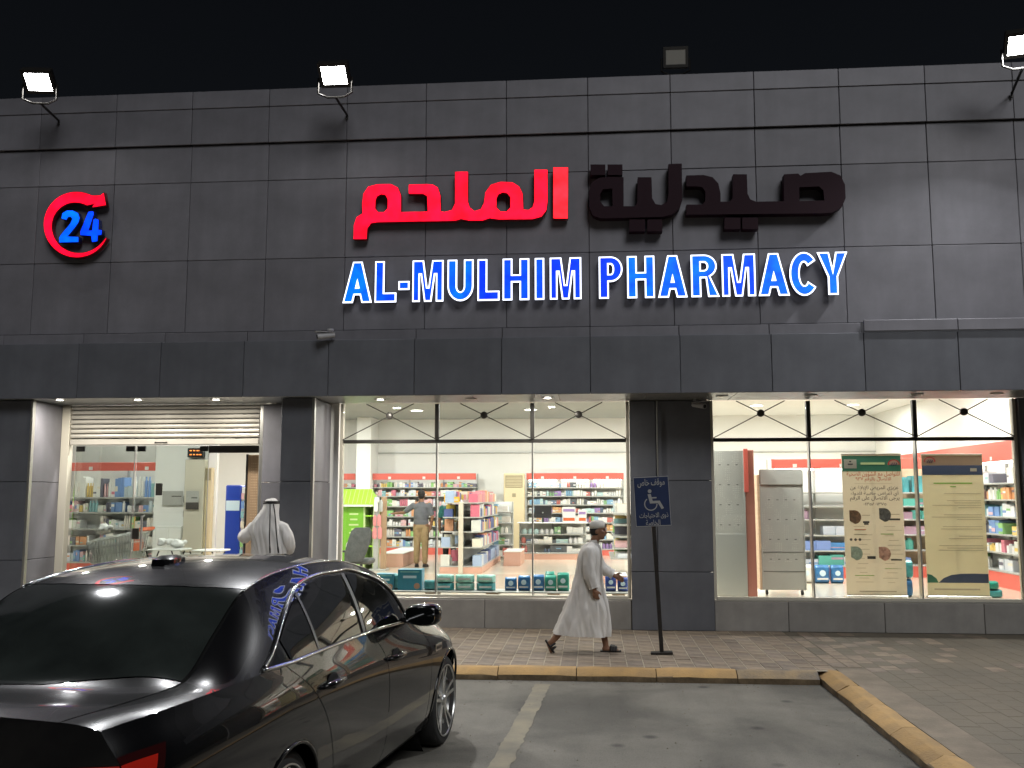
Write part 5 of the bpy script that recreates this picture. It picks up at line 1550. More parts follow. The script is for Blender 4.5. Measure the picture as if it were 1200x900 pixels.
shelf_unit('wall_shelving', (-6.30, 27.2, FZ), 0, 2.99, [.22, .50, .80, 1.07, 1.36, 1.65, 1.90], 'long red-topped wall shelves behind the man in the grey polo', 'care', header=(2.11, 2.29), seed=3, fill=.93)
shelf_unit('wall_shelving', (-1.87, 27.2, FZ), 0, 2.74, [.18, .44, .68, .91, 1.18, 1.41, 1.65, 1.89], 'red-topped medicine shelves with lit tubes on the back wall', 'pharm', header=(2.11, 2.29), tubes=3, seed=4, fill=.97, wr=(.04, .10))
shelf_unit('wall_shelving', (-8.2, 27.2, FZ), 0, 1.40, [.22, .60, 1.0, 1.36, 1.65, 1.90], 'short red-topped wall shelves left of the white pillar', 'care', header=(2.11, 2.29), seed=5)
shelf_unit('wall_shelving', (3.64, 20.0, FZ), 0, 1.86, [.25, .55, .86, 1.17, 1.44, 1.72], 'half-empty red-topped shelves behind the grey pegboards', 'bags', header=(2.20, 2.39), tubes=2, seed=6, fill=[.95, .95, .6, .35, .25, .15], wr=(.14, .3))
shelf_unit('wall_shelving', (5.55, 20.4, FZ), 0, 1.7, [.25, .55, .86, 1.17, 1.44, 1.72], 'shelves of cartons glimpsed between the two banners', 'bags', header=(2.20, 2.42), seed=7, fill=.7, wr=(.15, .3), back='wood_pale')
shelf_unit('wall_shelving', (7.4, 23.6, FZ), R(-90), 7.6, [.30, .62, .95, 1.27, 1.58, 1.88], 'long side-wall shelves with deep red header at the far right', 'care', header=(2.27, 2.62), tubes=5, seed=8, fill=.85, wr=(.12, .22), back='shelf_white')
cs = shelf_unit('counter_shelf', (-1.95, 25.3, FZ), 0, 1.75, [.18, .42, .66], 'low glass-fronted counter shelves under the black monitor', 'pharm', D=.5, kick='red_soft', seed=9, top=.93, wr=(.08, .16), group='counters and low shelves')
shelf_unit('counter_shelf', (-2.62, 24.9, FZ), 0, .52, [.12, .40, .68, .96, 1.24], 'narrow stand of pale boxes beside the beige air conditioner', 'pharm', D=.4, kick=None, seed=10, top=1.5, wr=(.08, .14), group='counters and low shelves')
shelf_unit('counter_shelf', (.40, 21.6, FZ), R(-90), 2.3, [.42, .62, .85, 1.08, 1.30], 'open stepped shelves by the right edge of the middle window', 'care', D=.42, kick=None, seed=12, top=1.45, fill=.6, wr=(.08, .2), back='wood_pale', group='counters and low shelves')
shelf_unit('wall_shelving', (-11.4, 19.9, FZ), 0, 2.5, [.25, .6, .95, 1.3, 1.62], 'dim red-topped shelves seen through the left glass door', 'care', header=(2.18, 2.36), seed=14, fill=.85)

# centre gondola seen from its end
gd = thing('gondola_shelf', (-2.83, 20.6, FZ), 'double-sided shop gondola with beige end post in the middle window', 'shelves')
place('base', MB().cbox(-.46, .46, 0, 4.1, 0, .13, .008).mesh('base', M['red_soft']), gd)
place('spine', MB().box(-.012, .012, .03, 4.1, .13, 1.56).mesh('spine', M['shelf_white']), gd)
place('end_post', MB().cbox(-.05, .05, -.05, .025, .0, 1.52, .008).mesh('end_post', M['cream_frame']), gd)
rnd = random.Random(21)
pr = MB()
for z, hw in ((.13, .45), (.53, .44), (.86, .42), (1.17, .40), (1.48, .36)):
    for s in (-1, 1):
        place('shelf', MB().cbox(min(s * .015, s * hw), max(s * .015, s * hw), .0, 4.1, z, z + .025, .004).mesh('shelf', M['shelf_grey']), gd)
        y = .02
        while y < 4.0:
            w = rnd.uniform(.05, .11); h = rnd.uniform(.16, .27); pr.cur = rnd.randrange(10)
            n = rnd.randint(1, 4)
            if z > 1.4 and s > 0: pr.cur = rnd.choice((0, 1, 0, 2, 3))
            if z < .2 and s > 0: pr.cur = rnd.choice((6, 7, 5, 7, 9))
            for _ in range(n):
                if y > 4.0: break
                if not (s < 0 and rnd.random() < (.75 if z < 1.1 else .3)):
                    a, b = s * (hw - .20), s * (hw - .01)
                    pr.box(min(a, b), max(a, b), y, y + w - .005, z + .026, z + .026 + h * rnd.uniform(.95, 1))
                y += w
tag(place('products', pr.mesh('products', PAL['books']), gd), kind='stuff')
for k, (x, lab) in enumerate(((-.30, 'yellow box on top of the gondola, farther from its end post'), (-.135, 'yellow box on top of the gondola, closer to its end post'))):
    t = thing('product_box', (-2.83 + x, 20.72, FZ + 1.506), lab, 'box', 'yellow boxes on the gondola')
    place('carton', MB().cbox(-.078, .078, -.09, .12, 0, .17 - .05 * k, .003).mesh('carton', M['box_yellow']), t)
    place('carton_print', MB().box(-.06, .06, -.0925, -.0905, .03, .08).mesh('carton_print', M['wood_pale']), t)

# floor-standing air conditioner
ac = thing('air_conditioner', (-2.19, 26.75, FZ), 'tall beige floor-standing air conditioner beside the medicine shelves', 'air conditioner')
place('cabinet', MB().cbox(-.29, .29, 0, .35, 0, 2.28, .02).mesh('cabinet', M['ac_beige']), ac)
gr = place('grille', MB().cbox(-.24, .24, -.012, .002, 1.88, 2.22, .005).mesh('grille', M['ac_grille']), ac)
for k in range(7): place('louvre', MB().box(-.22, .22, -.02, -.012, 1.91 + k * .042, 1.925 + k * .042).mesh('louvre', M['ac_beige']), gr)
place('control_panel', MB().box(-.05, .05, -.006, .002, 1.62, 1.72).mesh('control_panel', M['ac_grille']), ac)

# monitor on the counter
mo = thing('monitor', (-1.32, 25.5, FZ + .97), 'black computer monitor on the counter before the medicine shelves', 'monitor')
place('stand', MB().cbox(-.12, .12, -.08, .08, -.038, -.02, .004).cbox(-.025, .025, .01, .04, -.02, .14, .004).mesh('stand', M['black_plastic']), mo)
place('screen', MB().cbox(-.23, .23, -.02, .015, .10, .43, .008).mesh('screen', M['black_plastic']), mo)
place('badge', MB().cyl((0, -.022, .24), (0, -.021, .24), .018, n=12).mesh('badge', M['shelf_grey']), mo)
place('counter_top', MB().cbox(-.04, 1.80, -.1, .55, .935, .955, .004).mesh('counter_top', M['shelf_white']), cs)
for k, (x, w, h, mm, lab) in enumerate(((-.63, .34, .40, 'paper', 'white and orange promotion box on the counter right of the monitor'), (-.28, .22, .33, 'paper', 'white striped box at the right end of the counter'))):
    t = thing('promotion_box', (x, 25.5, FZ + .957), lab, 'box')
    place('carton', MB().cbox(-w / 2, w / 2, -.1, .1, 0, h, .004).mesh('carton', M[mm]), t)
    place('carton_print', MB().box(-w / 2 + .02, w / 2 - .02, -.103, -.101, .04, .12).mesh('carton_print', M['ink_orange']), t)
    place('carton_top_print', MB().box(-w / 2 + .02, w / 2 - .02, -.103, -.101, h - .12, h - .05).mesh('carton_top_print', PAL['pharm'][9]), t)

# low display plinths
def plinth(x0, x1, y0, y1, h, label):
    t = thing('display_plinth', ((x0 + x1) / 2, y0, FZ), label, 'plinth', 'low display plinths')
    w = (x1 - x0) / 2
    place('side', MB().cbox(-w, w, 0, y1 - y0, 0, h - .02, .004).mesh('side', M['red_soft']), t)
    place('top', MB().cbox(-w - .01, w + .01, -.01, y1 - y0 + .01, h - .019, h, .004).mesh('top', M['shelf_white']), t)
plinth(-4.95, -4.42, 22.3, 24.8, .32, 'low red-sided plinth left of the man in the grey polo')
plinth(-2.12, -1.72, 22.9, 24.2, .34, 'small low red-sided plinth behind the gondola')
plinth(.10, .62, 18.4, 19.1, .16, 'low plinth at the right edge of the middle window')
tag(MB().box(-4.3, -.2, 17.2, 20.4, FZ, FZ + .004).build('floor_mat_field', M['beige_floor']), kind='structure')

# green kiosk
gk = thing('promotion_kiosk', (-5.30, 21.5, FZ), 'lime green house-shaped promotion kiosk at the left of the middle window', 'kiosk')
place('front_panel', MB().cbox(-.40, .12, -.02, .02, .0, 1.40, .005).mesh('front_panel', M['lime_dark']), gk)
place('side_frame', MB().cbox(.12, .16, -.02, .5, 0, 1.40, .005).cbox(.34, .38, -.02, .5, 0, 1.40, .005).mesh('side_frame', M['lime_pale']), gk)
for z in (.15, .5, .85, 1.18): place('kiosk_shelf', MB().cbox(.162, .338, 0, .5, z, z + .03, .004).mesh('kiosk_shelf', M['lime']), gk)
place('rear_panel', MB().box(-.40, .38, .5, .53, 0, 1.40).mesh('rear_panel', M['lime_pale']), gk)
roof = [(-.46, 1.40), (.40, 1.40), (.28, 1.76), (-.46, 1.76)]
rb = MB(); rb.add([(-.46, -.10, 1.46), (.40, -.10, 1.46), (.26, .22, 1.80), (-.46, .22, 1.80), (-.46, .55, 1.46), (.40, .55, 1.46), (-.46, -.10, 1.40), (.40, -.10, 1.40), (-.46, .55, 1.40), (.40, .55, 1.40)],
       [(0, 1, 2, 3), (3, 2, 5, 4), (1, 5, 2), (0, 3, 4), (6, 7, 1, 0), (7, 9, 5, 1), (9, 8, 4, 5), (8, 6, 0, 4), (6, 8, 9, 7)])
ro = place('roof', rb.mesh('roof', M['lime']), gk)
for k in range(8):
    x = -.42 + k * .10
    place('roof_rib', MB().tube([(x, -.105, 1.465), (x - .004, .215, 1.805)], .007, 4).mesh('roof_rib', M['lime_pale']), ro)
place('eave_strip', MB().box(-.44, .36, -.108, -.101, 1.405, 1.45).mesh('eave_strip', M['paper']), gk)
for k, (w, z) in enumerate(((.2, 1.22), (.17, 1.10), (.22, .98), (.10, .88), (.2, .80))):
    place('print_line', MB().box(-.10 - w / 2, -.10 + w / 2, -.024, -.021, z, z + .035).mesh('print_line', M['lime_pale']), gk)
place('print_circle', MB().lathe([(.135, -.024), (.15, -.024)], 28, (-.12, 0, .52), 'y').mesh('print_circle', M['paper']), gk)
place('print_mark', MB().box(-.2, -.04, -.024, -.021, .48, .56).mesh('print_mark', M['paper']), gk)

# office chair, back to the window
ch = thing('office_chair', (-4.42, 18.0, FZ), 'dark grey office chair with its back turned beside the green kiosk', 'chair')
bk = MB().loft([[(x + q, -.05 + d, z) for x, d in ((-w, 0), (-w * .6, -.05), (w * .6, -.05), (w, 0), (w * .6, .06), (-w * .6, .06))] for w, z, q in ((.17, .42, -.08), (.21, .56, -.05), (.22, .80, .02), (.20, .98, .06), (.14, 1.05, .08))])
place('backrest', bk.mesh('backrest', M['grey_fabric'], 'angle'), ch)
place('seat', MB().cbox(-.24, .22, 0, .48, .36, .46, .03).mesh('seat', M['grey_fabric']), ch)
place('column', MB().cyl((0, .22, .08), (0, .22, .36), .03).mesh('column', M['black_plastic']), ch)
for k in range(5):
    a = 2 * math.pi * k / 5
    place('leg', MB().tube([(0, .22, .10), (.26 * math.cos(a), .22 + .26 * math.sin(a), .05), (.28 * math.cos(a), .22 + .28 * math.sin(a), .0)], .018).mesh('leg', M['black_plastic']), ch)
place('armrest', MB().cbox(-.31, -.26, -.02, .28, .58, .62, .012).cbox(-.30, -.27, .1, .14, .40, .58, .004).mesh('armrest', M['black_plastic']), ch)

# hanging rack
hr = thing('hanging_rack', (-4.74, 21.2, FZ), 'grey hook rack with pink pouches next to the green kiosk', 'rack')
place('base', MB().cbox(-.2, .2, -.15, .15, 0, .04, .006).mesh('base', M['shelf_grey']), hr)
place('post', MB().cbox(-.13, -.02, -.03, .03, .04, 1.62, .006).mesh('post', M['shelf_grey']), hr)
place('post_panel', MB().cbox(.03, .16, -.02, .02, .04, 1.62, .006).mesh('post_panel', M['wood_mid']), hr)
for z, x, m_, w, h in ((1.30, -.08, 'shelf_white', .09, .26), (1.30, .04, 'shelf_grey', .08, .26), (.98, -.10, 'pink', .08, .24), (.98, -.0, 'pink', .09, .26), (.70, -.10, 'pink', .10, .26), (.70, .02, 'pink', .10, .27), (1.5, -.06, 'paper', .12, .12)):
    mb = MB().loft([[(x + a * k, -.06 + b, z + dz) for a, b in ((-w / 2, 0), (0, -.025), (w / 2, 0), (0, .025))] for k, dz in ((.8, 0), (1, .05), (.95, h - .04), (.3, h))])
    place('pouch', mb.mesh('pouch', M[m_], 'angle'), hr)

# window bench and the packs on it
wbn = thing('display_bench', (-1.55, 15.95, FZ), 'long low dark bench along the foot of the middle window', 'bench')
place('board', MB().cbox(-2.15, 2.1, -.24, .24, .075, .10, .004).mesh('board', M['shelf_grey']), wbn)
for x in (-2.0, -1.1, -.1, .9, 1.95): place('leg', MB().cbox(x - .1, x + .1, -.2, .2, 0, .074, .004).mesh('leg', M['wood_mid']), wbn)
BZ = FZ + .101
def pack_mesh(w, d, h, m, seed, soft=.35):
    rn = random.Random(seed)
    rings = []
    for k in range(9):
        f = k / 8
        e = 1 - (abs(2 * f - 1) ** 5) * soft
        pin = 1 - (abs(2 * f - 1) ** 8) * .75
        ring = []
        for i in range(20):
            t = 2 * math.pi * i / 20
            c, s_ = math.cos(t), math.sin(t)
            wob = 1 + rn.uniform(-.02, .02)
            ring.append((w / 2 * math.copysign(abs(c) ** .45, c) * (1 - (1 - e) * .25) * wob, d / 2 * math.copysign(abs(s_) ** .55, s_) * pin * wob, h * f))
        rings.append(ring)
    return MB().loft(rings).mesh('wrapper', m, 'angle')
def pack(x, w, h, m, label, y=15.92, d=.14, z=BZ, group='nappy packs in the window', tilt=0., prn=True, seed=0):
    t = thing('nappy_pack', (x, y, z), label, 'pack', group, rz=tilt)
    o = place('wrapper', pack_mesh(w, d, h, M[m], seed), t)
    if prn:
        place('printed_badge', MB().lathe([(0, -d / 2 - .004), (w * .20, -d / 2 - .002), (w * .24, -d / 2 + .012)], 18, (0, 0, h * .56), 'y').mesh('printed_badge', M['pack_print']), t)
        place('printed_band', MB().loft([[(-w * .36, -d / 2 - .002, h * .20), (w * .36, -d / 2 - .002, h * .20), (w * .36, -d / 2 - .002, h * .30), (-w * .36, -d / 2 - .002, h * .30)], [(-w * .36, -d / 2 + .02, h * .20), (w * .36, -d / 2 + .02, h * .20), (w * .36, -d / 2 + .02, h * .30), (-w * .36, -d / 2 + .02, h * .30)]]).mesh('printed_band', M['paper']), t)
    return t
pack(-1.355, .20, .215, 'pack_blue', 'blue nappy pack, leftmost of the row of blue and green packs', seed=1, tilt=.05)
pack(-1.135, .205, .245, 'pack_blue', 'blue nappy pack left of the glass joint, second in the row', seed=2, tilt=-.06)
pack(-.905, .205, .26, 'pack_blue', 'blue nappy pack just right of the glass joint', seed=3, tilt=.04)
pack(-.700, .20, .25, 'pack_green', 'green nappy pack right of three blue packs', seed=4)
pack(-.72, .16, .30, 'pack_green', 'green nappy pack standing behind the row of packs', seed=5, y=16.09, d=.12, prn=False)
pack(-.495, .20, .295, 'pack_green', 'taller green nappy pack behind the walking man\'s back', seed=6, tilt=-.05)
pack(-.05, .19, .26, 'pack_green', 'green nappy pack showing past the walking man\'s front', seed=8)
pack(.275, .18, .265, 'pack_navy', 'navy nappy pack, second from the right window edge', seed=9, tilt=.05)
pack(.475, .18, .225, 'pack_navy', 'navy nappy pack nearest the right window edge', seed=10, tilt=-.04)
for k, x in enumerate((-2.45, -2.115, -1.765)):
    for j in (0, 1):
        w = .31
        t = thing('wipes_pack', (x, 15.92, BZ + j * .128), ('lower' if j == 0 else 'upper') + ' pale mint pack of the ' + ('left', 'middle', 'right')[k] + ' stack beside the teal carton', 'pack', 'mint packs stacked in the window')
        me = pack_mesh(.124, .22, w, M['pack_mint' if (j + k) % 2 else 'pack_teal'] if j == 0 else M['pack_mint'], 30 + k * 2 + j, .2)
        me.transform(Matrix.Translation((-w / 2, 0, .062)) @ Matrix.Rotation(R(90), 4, 'Y'))
        place('wrapper', me, t)
        place('printed_band', MB().box(-.10, .10, -.112, -.108, .045, .075).mesh('printed_band', M['paper']), t)
for k, (x, w, h, lab) in enumerate(((-3.44, .30, .26, 'teal nappy carton half hidden by the black car'), (-3.02, .40, .335, 'large teal nappy carton in the middle window, taller of the two'))):
    t = thing('nappy_carton', (x, 15.95, BZ), lab, 'carton', 'teal cartons in the window')
    place('carton', MB().cbox(-w / 2, w / 2, -.13, .13, 0, h, .004).mesh('carton', M['box_teal']), t)
    place('print_title', MB().box(-w * .28, w * .28, -.1335, -.1305, h * .58, h * .70).mesh('print_title', M['pack_print']), t)
    place('print_line', MB().box(-w * .40, w * .40, -.1335, -.1305, h * .86, h * .91).mesh('print_line', M['pack_mint']), t)
    place('print_figure', MB().lathe([(0, -.134), (.05, -.134), (.05, -.131)], 14, (w * .30, 0, h * .2), 'y').mesh('print_figure', M['skin_b']), t)
pack(-3.23, .14, .26, 'pack_teal', 'teal nappy pack squeezed between the two teal cartons', seed=14, prn=False)
pack(-2.70, .18, .16, 'pack_teal', 'small teal nappy pack right of the larger teal carton', seed=15, prn=False)
# packs on the floor of the right shop window
for k, (x, w, m_, lab) in enumerate(((4.02, .26, 'paper', 'white pack on the floor left of the green-topped banner, leftmost of three'), (4.32, .28, 'pack_blue', 'blue pack on the floor, middle of three left of the green-topped banner'), (4.60, .24, 'pack_blue', 'blue pack on the floor half hidden by the green-topped banner'))):
    pack(x, w, .34, m_, lab, y=18.9, d=.2, z=FZ, seed=50 + k, group='packs on the floor of the right window')
for k, (x, z, m_, lab) in enumerate(((6.45, 0, 'pack_teal', 'lower teal pack at the right edge of the right window'), (6.40, .13, 'pack_green', 'upper green pack at the right edge of the right window'), (5.08, 0, 'pack_blue', 'blue pack standing between the two banners'), (5.10, .30, 'pack_teal', 'teal pack on top between the two banners'))):
    pack(x, .34 if k < 2 else .26, .13 if k < 2 else .29, m_, lab, y=16.5, d=.26, z=FZ + z, seed=60 + k, prn=False, group='packs beside the banners')

# pegboard stands in the right window
def pegboard(name, loc, W, H, label, z0=.0, seed=1, lower=None):
    t = thing(name, loc, label, 'display stand', 'pegboard stands')
    place('panel', MB().cbox(0, W, -.012, .012, z0, H, .004).mesh('panel', M['peg']), t)
    rn = random.Random(seed)
    hm = MB(); sm = MB()
    for i in range(int(W / .03)):
        for j in range(int((H - z0) / .03)):
            x, z = .02 + i * .03, z0 + .05 + j * .03
            if lower and z < lower: continue
            p = math.sin(i * .7 + seed) * math.sin(j * .35 + seed * 2) + .3 * rn.uniform(-1, 1)
            if p > .25 and x < W - .02: hm.cyl((x, -.0135, z), (x, -.0125, z), .0045, n=5)
    for z in np.arange(z0 + .5, H - .1, .33):
        for x in (.12, .26, .40, .54): 
            if x < W - .05: sm.box(x, x + .035, -.0135, -.0125, z, z + .012)
    tag(place('lit_peg_holes', hm.mesh('lit_peg_holes', M['peg_hole']), t), kind='stuff')
    tag(place('peg_slots', sm.mesh('peg_slots', M['peg_slot']), t), kind='stuff')
    for x in (.0, W):
        place('edge_post', MB().cbox(x - .012, x + .012, -.02, .03, z0, H, .003).mesh('edge_post', M['shelf_grey']), t)
    return t
t = pegboard('pegboard_stand', (1.97, 16.2, FZ), .53, 2.39, 'tall grey pegboard with red side behind the left bay of the right window', 0, 2, lower=1.05)
place('lower_sheet', MB().cbox(.012, .518, -.022, -.0145, .02, 1.02, .003).mesh('lower_sheet', M['shelf_grey']), t)
place('side_panel', MB().cbox(.55, .70, .0, .30, 0, 2.40, .006).mesh('side_panel', M['dull_red']), t)
place('side_top', MB().cbox(.53, .60, -.03, -.005, 1.7, 2.42, .004).mesh('side_top', M['red_board']), t)
t = pegboard('pegboard_stand', (2.83, 16.6, FZ), .70, 2.08, 'lower grey pegboard on castors beside the half-empty shelves', .08, 5, lower=.55)
place('header_sheet', MB().cbox(.0, .70, -.03, -.014, 1.83, 2.09, .004).mesh('header_sheet', M['peg']), t)
for z in (.38, .70): place('seam', MB().box(.01, .69, -.015, -.0125, z, z + .008).mesh('seam', M['peg_slot']), t)
place('side_board', MB().cbox(-.05, -.014, -.02, .30, .08, 2.0, .004).mesh('side_board', M['wood_pale']), t)
for x in (.06, .64): place('castor', MB().lathe([(0, -.02), (.036, -.02), (.04, -.01), (.04, .01), (.036, .02), (0, .02)], 16, (x, 0, .04), 'x').mesh('castor', M['rubber'], 'angle'), t)

# roll-up banners
def ink(t, x, z, w, h, m, y=-.0035, name='print_line', thick=.001):
    return place(name, MB().box(x - w / 2, x + w / 2, y, y + thick, z - h / 2, z + h / 2).mesh(name, M[m]), t)
def ink_text(t, s, x, z, w, h, m, off=.01):
    me = text_mesh('lettering', shape_ar(s), w, h, off=off); me.materials.clear(); me.materials.append(M[m])
    return place('lettering', me, t, (x, -.0045, z))
def banner(loc, W, H, m, label, rz=0):
    t = thing('rollup_banner', loc, label, 'banner', rz=rz)
    sh_ = place('sheet', MB().box(-W / 2, W / 2, -.0015, .0015, .06, H).mesh('sheet', M[m]), t)
    place('base', MB().cbox(-W / 2 - .01, W / 2 + .01, -.06, .06, 0, .06, .012).mesh('base', M['alu']), t)
    place('top_rail', MB().cyl((-W / 2, 0, H), (W / 2, 0, H), .010, n=8).mesh('top_rail', M['alu']), t)
    place('support_pole', MB().cyl((0, .03, .05), (0, .03, H), .008, n=6).mesh('support_pole', M['shelf_grey']), t)
    return t, sh_
def emblem(t, x, z, r):
    for k, m in ((1., 'ink_red'), (.8, 'banner_tan')):
        pts = [(x + r * k * math.cos(R(a)), z + r * k * math.sin(R(a)) * .8) for a in range(-10, 191, 10)]
        place('emblem', MB().prism(pts, -.0045 - (1 - k) * .005, -.003).mesh('emblem', M[m]), t)
    for d in (-.35, 0, .35):
        place('emblem', MB().prism([(x + r * (d - .18), z - r * .28), (x + r * (d + .12), z + r * .25), (x + r * (d + .22), z + r * .2), (x + r * (d - .02), z - r * .28)], -.0075, -.0062).mesh('emblem', M['banner_navy']), t)
b1, s1 = banner((4.525, 16.05, FZ), .945, 2.32, 'banner', 'roll-up banner with green top band and arabic health notice', 0)
ink(s1, 0, 2.165, .928, .255, 'banner_green', name='band')
ink(s1, -.335, 2.16, .20, .145, 'banner', -.0055, 'badge_plate', .002); ink(s1, -.335, 2.155, .08, .02, 'ink', -.0075); ink(s1, -.335, 2.20, .03, .02, 'ink', -.0075)
ink(s1, .02, 2.165, .38, .035, 'lime_pale', -.0055, thick=.0015)
emblem(s1, .355, 2.155, .095)
ink_text(s1, 'للتواصل مع الشؤون الصحية', .02, 1.985, .84, .105, 'ink_orange')
ink_text(s1, 'الاتصال بالرقم ٩٣٧', .02, 1.905, .56, .085, 'ink_orange')
ink(s1, .02, 1.84, .60, .004, 'ink_grey')
for k, (tx, w) in enumerate((('عزيزي المريض للإبلاغ عن', .76), ('أي أعراض جانبية للدواء', .76), ('يرجى الاتصال على الرقم', .78), ('٠١٣٥٨٠١٣٧٥', .36))):
    ink_text(s1, tx, .03, 1.762 - k * .083, w, .092 if k < 3 else .05, 'ink')
for x, z, m in ((-.30, 1.30, 'photo_brown'), (.17, 1.335, 'photo_dark'), (-.30, .72, 'photo_green'), (.14, .715, 'photo_pink')):
    pts = [(x + .105 * math.cos(R(a)), z + .105 * math.sin(R(a)) * 1.05) for a in range(-90, 91, 12)] + [(x - .08, z + .11), (x - .08, z - .06)]
    place('photo', MB().prism(pts, -.0042, -.0022).mesh('photo', M[m]), s1)
rn = random.Random(4)
for x, z, w, h, m in ((-.12, 1.22, .10, .03, 'ink'), (-.12, 1.19, .07, .025, 'ink'), (.33, 1.265, .17, .03, 'ink'), (-.12, 1.33, .13, .012, 'ink_grey'), (.33, 1.345, .16, .012, 'ink_grey'),
                      (-.22, 1.10, .18, .012, 'ink_orange'), (.2, 1.03, .20, .012, 'lime_dark'), (-.22, 1.02, .20, .014, 'ink_grey'), (-.06, .655, .13, .045, 'ink'), (.33, .62, .17, .022, 'ink'), (.24, .48, .20, .008, 'lime_dark'), (-.18, .37, .30, .010, 'lime_dark'), (.02, .12, .58, .018, 'ink_grey')):
    ink(s1, x, z, w, h, m)
for x in (-.37, -.30, -.23): place('photo_dot', MB().cyl((x, -.004, .94), (x, -.0022, .94), .022, n=12).mesh('photo_dot', M['photo_dark']), s1)
for k in range(26):
    c = -.20 if k % 2 else .27
    ink(s1, c + rn.uniform(-.05, .05), 1.16 - (k // 2) * .075 + rn.uniform(-.01, .01), rn.uniform(.10, .28), .006, 'ink_grey')
b2, s2 = banner((5.80, 16.07, FZ), .95, 2.31, 'banner_b', 'roll-up banner with navy stripe and long faint text', R(-1))
ink(s2, 0, 2.21, .938, .155, 'banner_tan', name='band'); ink(s2, 0, 2.055, .938, .155, 'banner_navy', name='band')
emblem(s2, -.345, 2.20, .09)
ink(s2, .33, 2.06, .10, .05, 'ink_grey', -.0055, thick=.0015)
rn = random.Random(9)
ink(s2, 0, 1.845, .60, .018, 'lime_dark'); ink(s2, 0, 1.79, .09, .014, 'lime_dark')
z = 1.68
for n_ in (1, 4, 3, 2, 2, 3):
    for _ in range(n_):
        w = rn.uniform(.35, .82)
        ink(s2, .42 - w / 2, z, w, .008, 'ink_grey'); z -= .038
    z -= .075
wv = [(-.469, .30), (-.30, .375), (-.10, .405), (.15, .41), (.469, .405), (.469, .255), (-.25, .255)]
place('band', MB().prism([(-.30, .262), (-.22, .335), (-.10, .385), (.05, .405), (.25, .41), (.469, .405), (.469, .262)], -.0035, -.002).mesh('band', M['banner_navy']), s2)
place('band', MB().prism([(-.469, .262), (-.469, .40), (-.40, .385), (-.33, .33), (-.30, .262)], -.0035, -.002).mesh('band', M['banner_green']), s2)
ink(s2, -.02, .16, .70, .026, 'ink_grey')

# ------------------------------------------------------------------ entrance
def cart(loc, rz, label):
    t = thing('shopping_cart', loc, label, 'shopping cart', 'shopping carts nested inside the entrance', rz=rz)
    rim = [(-.42, -.20, .84), (.42, -.26, 1.0), (.42, .26, 1.0), (-.42, .20, .84)]
    bot = [(-.34, -.15, .48), (.38, -.21, .56), (.38, .21, .56), (-.34, .15, .48)]
    mb = MB(); mb.tube(rim, .010, 6, closed=True); mb.tube(bot, .008, 6, closed=True)
    L_ = lambda a, b, f: tuple(a[i] + (b[i] - a[i]) * f for i in range(3))
    for a, b, n in ((0, 1, 15), (3, 2, 15), (0, 3, 8), (1, 2, 8)):
        for k in range(n + 1):
            f = k / n; mb.tube([L_(rim[a], rim[b], f), L_(bot[a], bot[b], f)], .0085, 4)
        for g_ in (.33, .66): mb.tube([L_(rim[a], bot[a], g_), L_(rim[b], bot[b], g_)], .0085, 4)
    for k in range(9): f = k / 8; mb.tube([L_(bot[0], bot[1], f), L_(bot[3], bot[2], f)], .0085, 4)
    place('basket', mb.mesh('basket', M['cart_wire']), t)
    fr = MB()
    for s in (-1, 1):
        fr.tube([(.50, s * .26, 1.05), (.42, s * .26, .98), (.36, s * .23, .50), (.40, s * .24, .14)], .013, 6)
        fr.tube([(.38, s * .24, .16), (-.38, s * .18, .14)], .012, 6); fr.tube([(-.30, s * .15, .48), (.2, s * .2, .16)], .010, 6)
    place('frame', fr.mesh('frame', M['cart_wire']), t)
    place('handle', MB().cyl((.50, -.29, 1.05), (.50, .29, 1.05), .019, n=10).mesh('handle', M['cart_orange'], 'angle'), t)
    place('seat_flap', MB().cbox(.395, .41, -.16, .16, .70, .90, .006).mesh('seat_flap', M['cart_orange']), t)
    for s in (-1, 1):
        for x in (.39, -.37): place('castor', MB().lathe([(0, -.015), (.055, -.015), (.06, 0), (.055, .015), (0, .015)], 16, (x, s * (.24 if x > 0 else .18), .06), 'y').mesh('castor', M['rubber'], 'angle'), t)
    return t
cart((-8.28, 16.2, FZ), 0, 'wire shopping cart nearest the glass, orange handle, at the left of the entrance')
cart((-8.50, 16.75, FZ), 0, 'wire shopping cart in the middle of the row inside the entrance')
cart((-8.75, 17.3, FZ), 0, 'wire shopping cart at the back of the row inside the entrance')
def ftable(loc, W, D, h, label):
    t = thing('folding_table', loc, label, 'table', 'folding tables in the entrance')
    place('table_top', MB().cbox(-W / 2, W / 2, -D / 2, D / 2, h - .03, h, .008).mesh('table_top', M['shelf_white']), t)
    for s in (-1, 1):
        for a, b in ((-1, 1), (1, -1)):
            place('leg', MB().cyl((s * W * .38 + a * .12, -D * .35, h - .03), (s * W * .38 + b * .12, -D * .35 + .0, 0), .013, n=6).mesh('leg', M['black_plastic']), t)
    return t
ftable((-7.62, 16.9, FZ), .62, .5, .70, 'white folding table with crossed black legs right of the shopping carts')
ftable((-7.05, 17.4, FZ), .55, .5, .66, 'white folding table below the wall papers in the entrance')
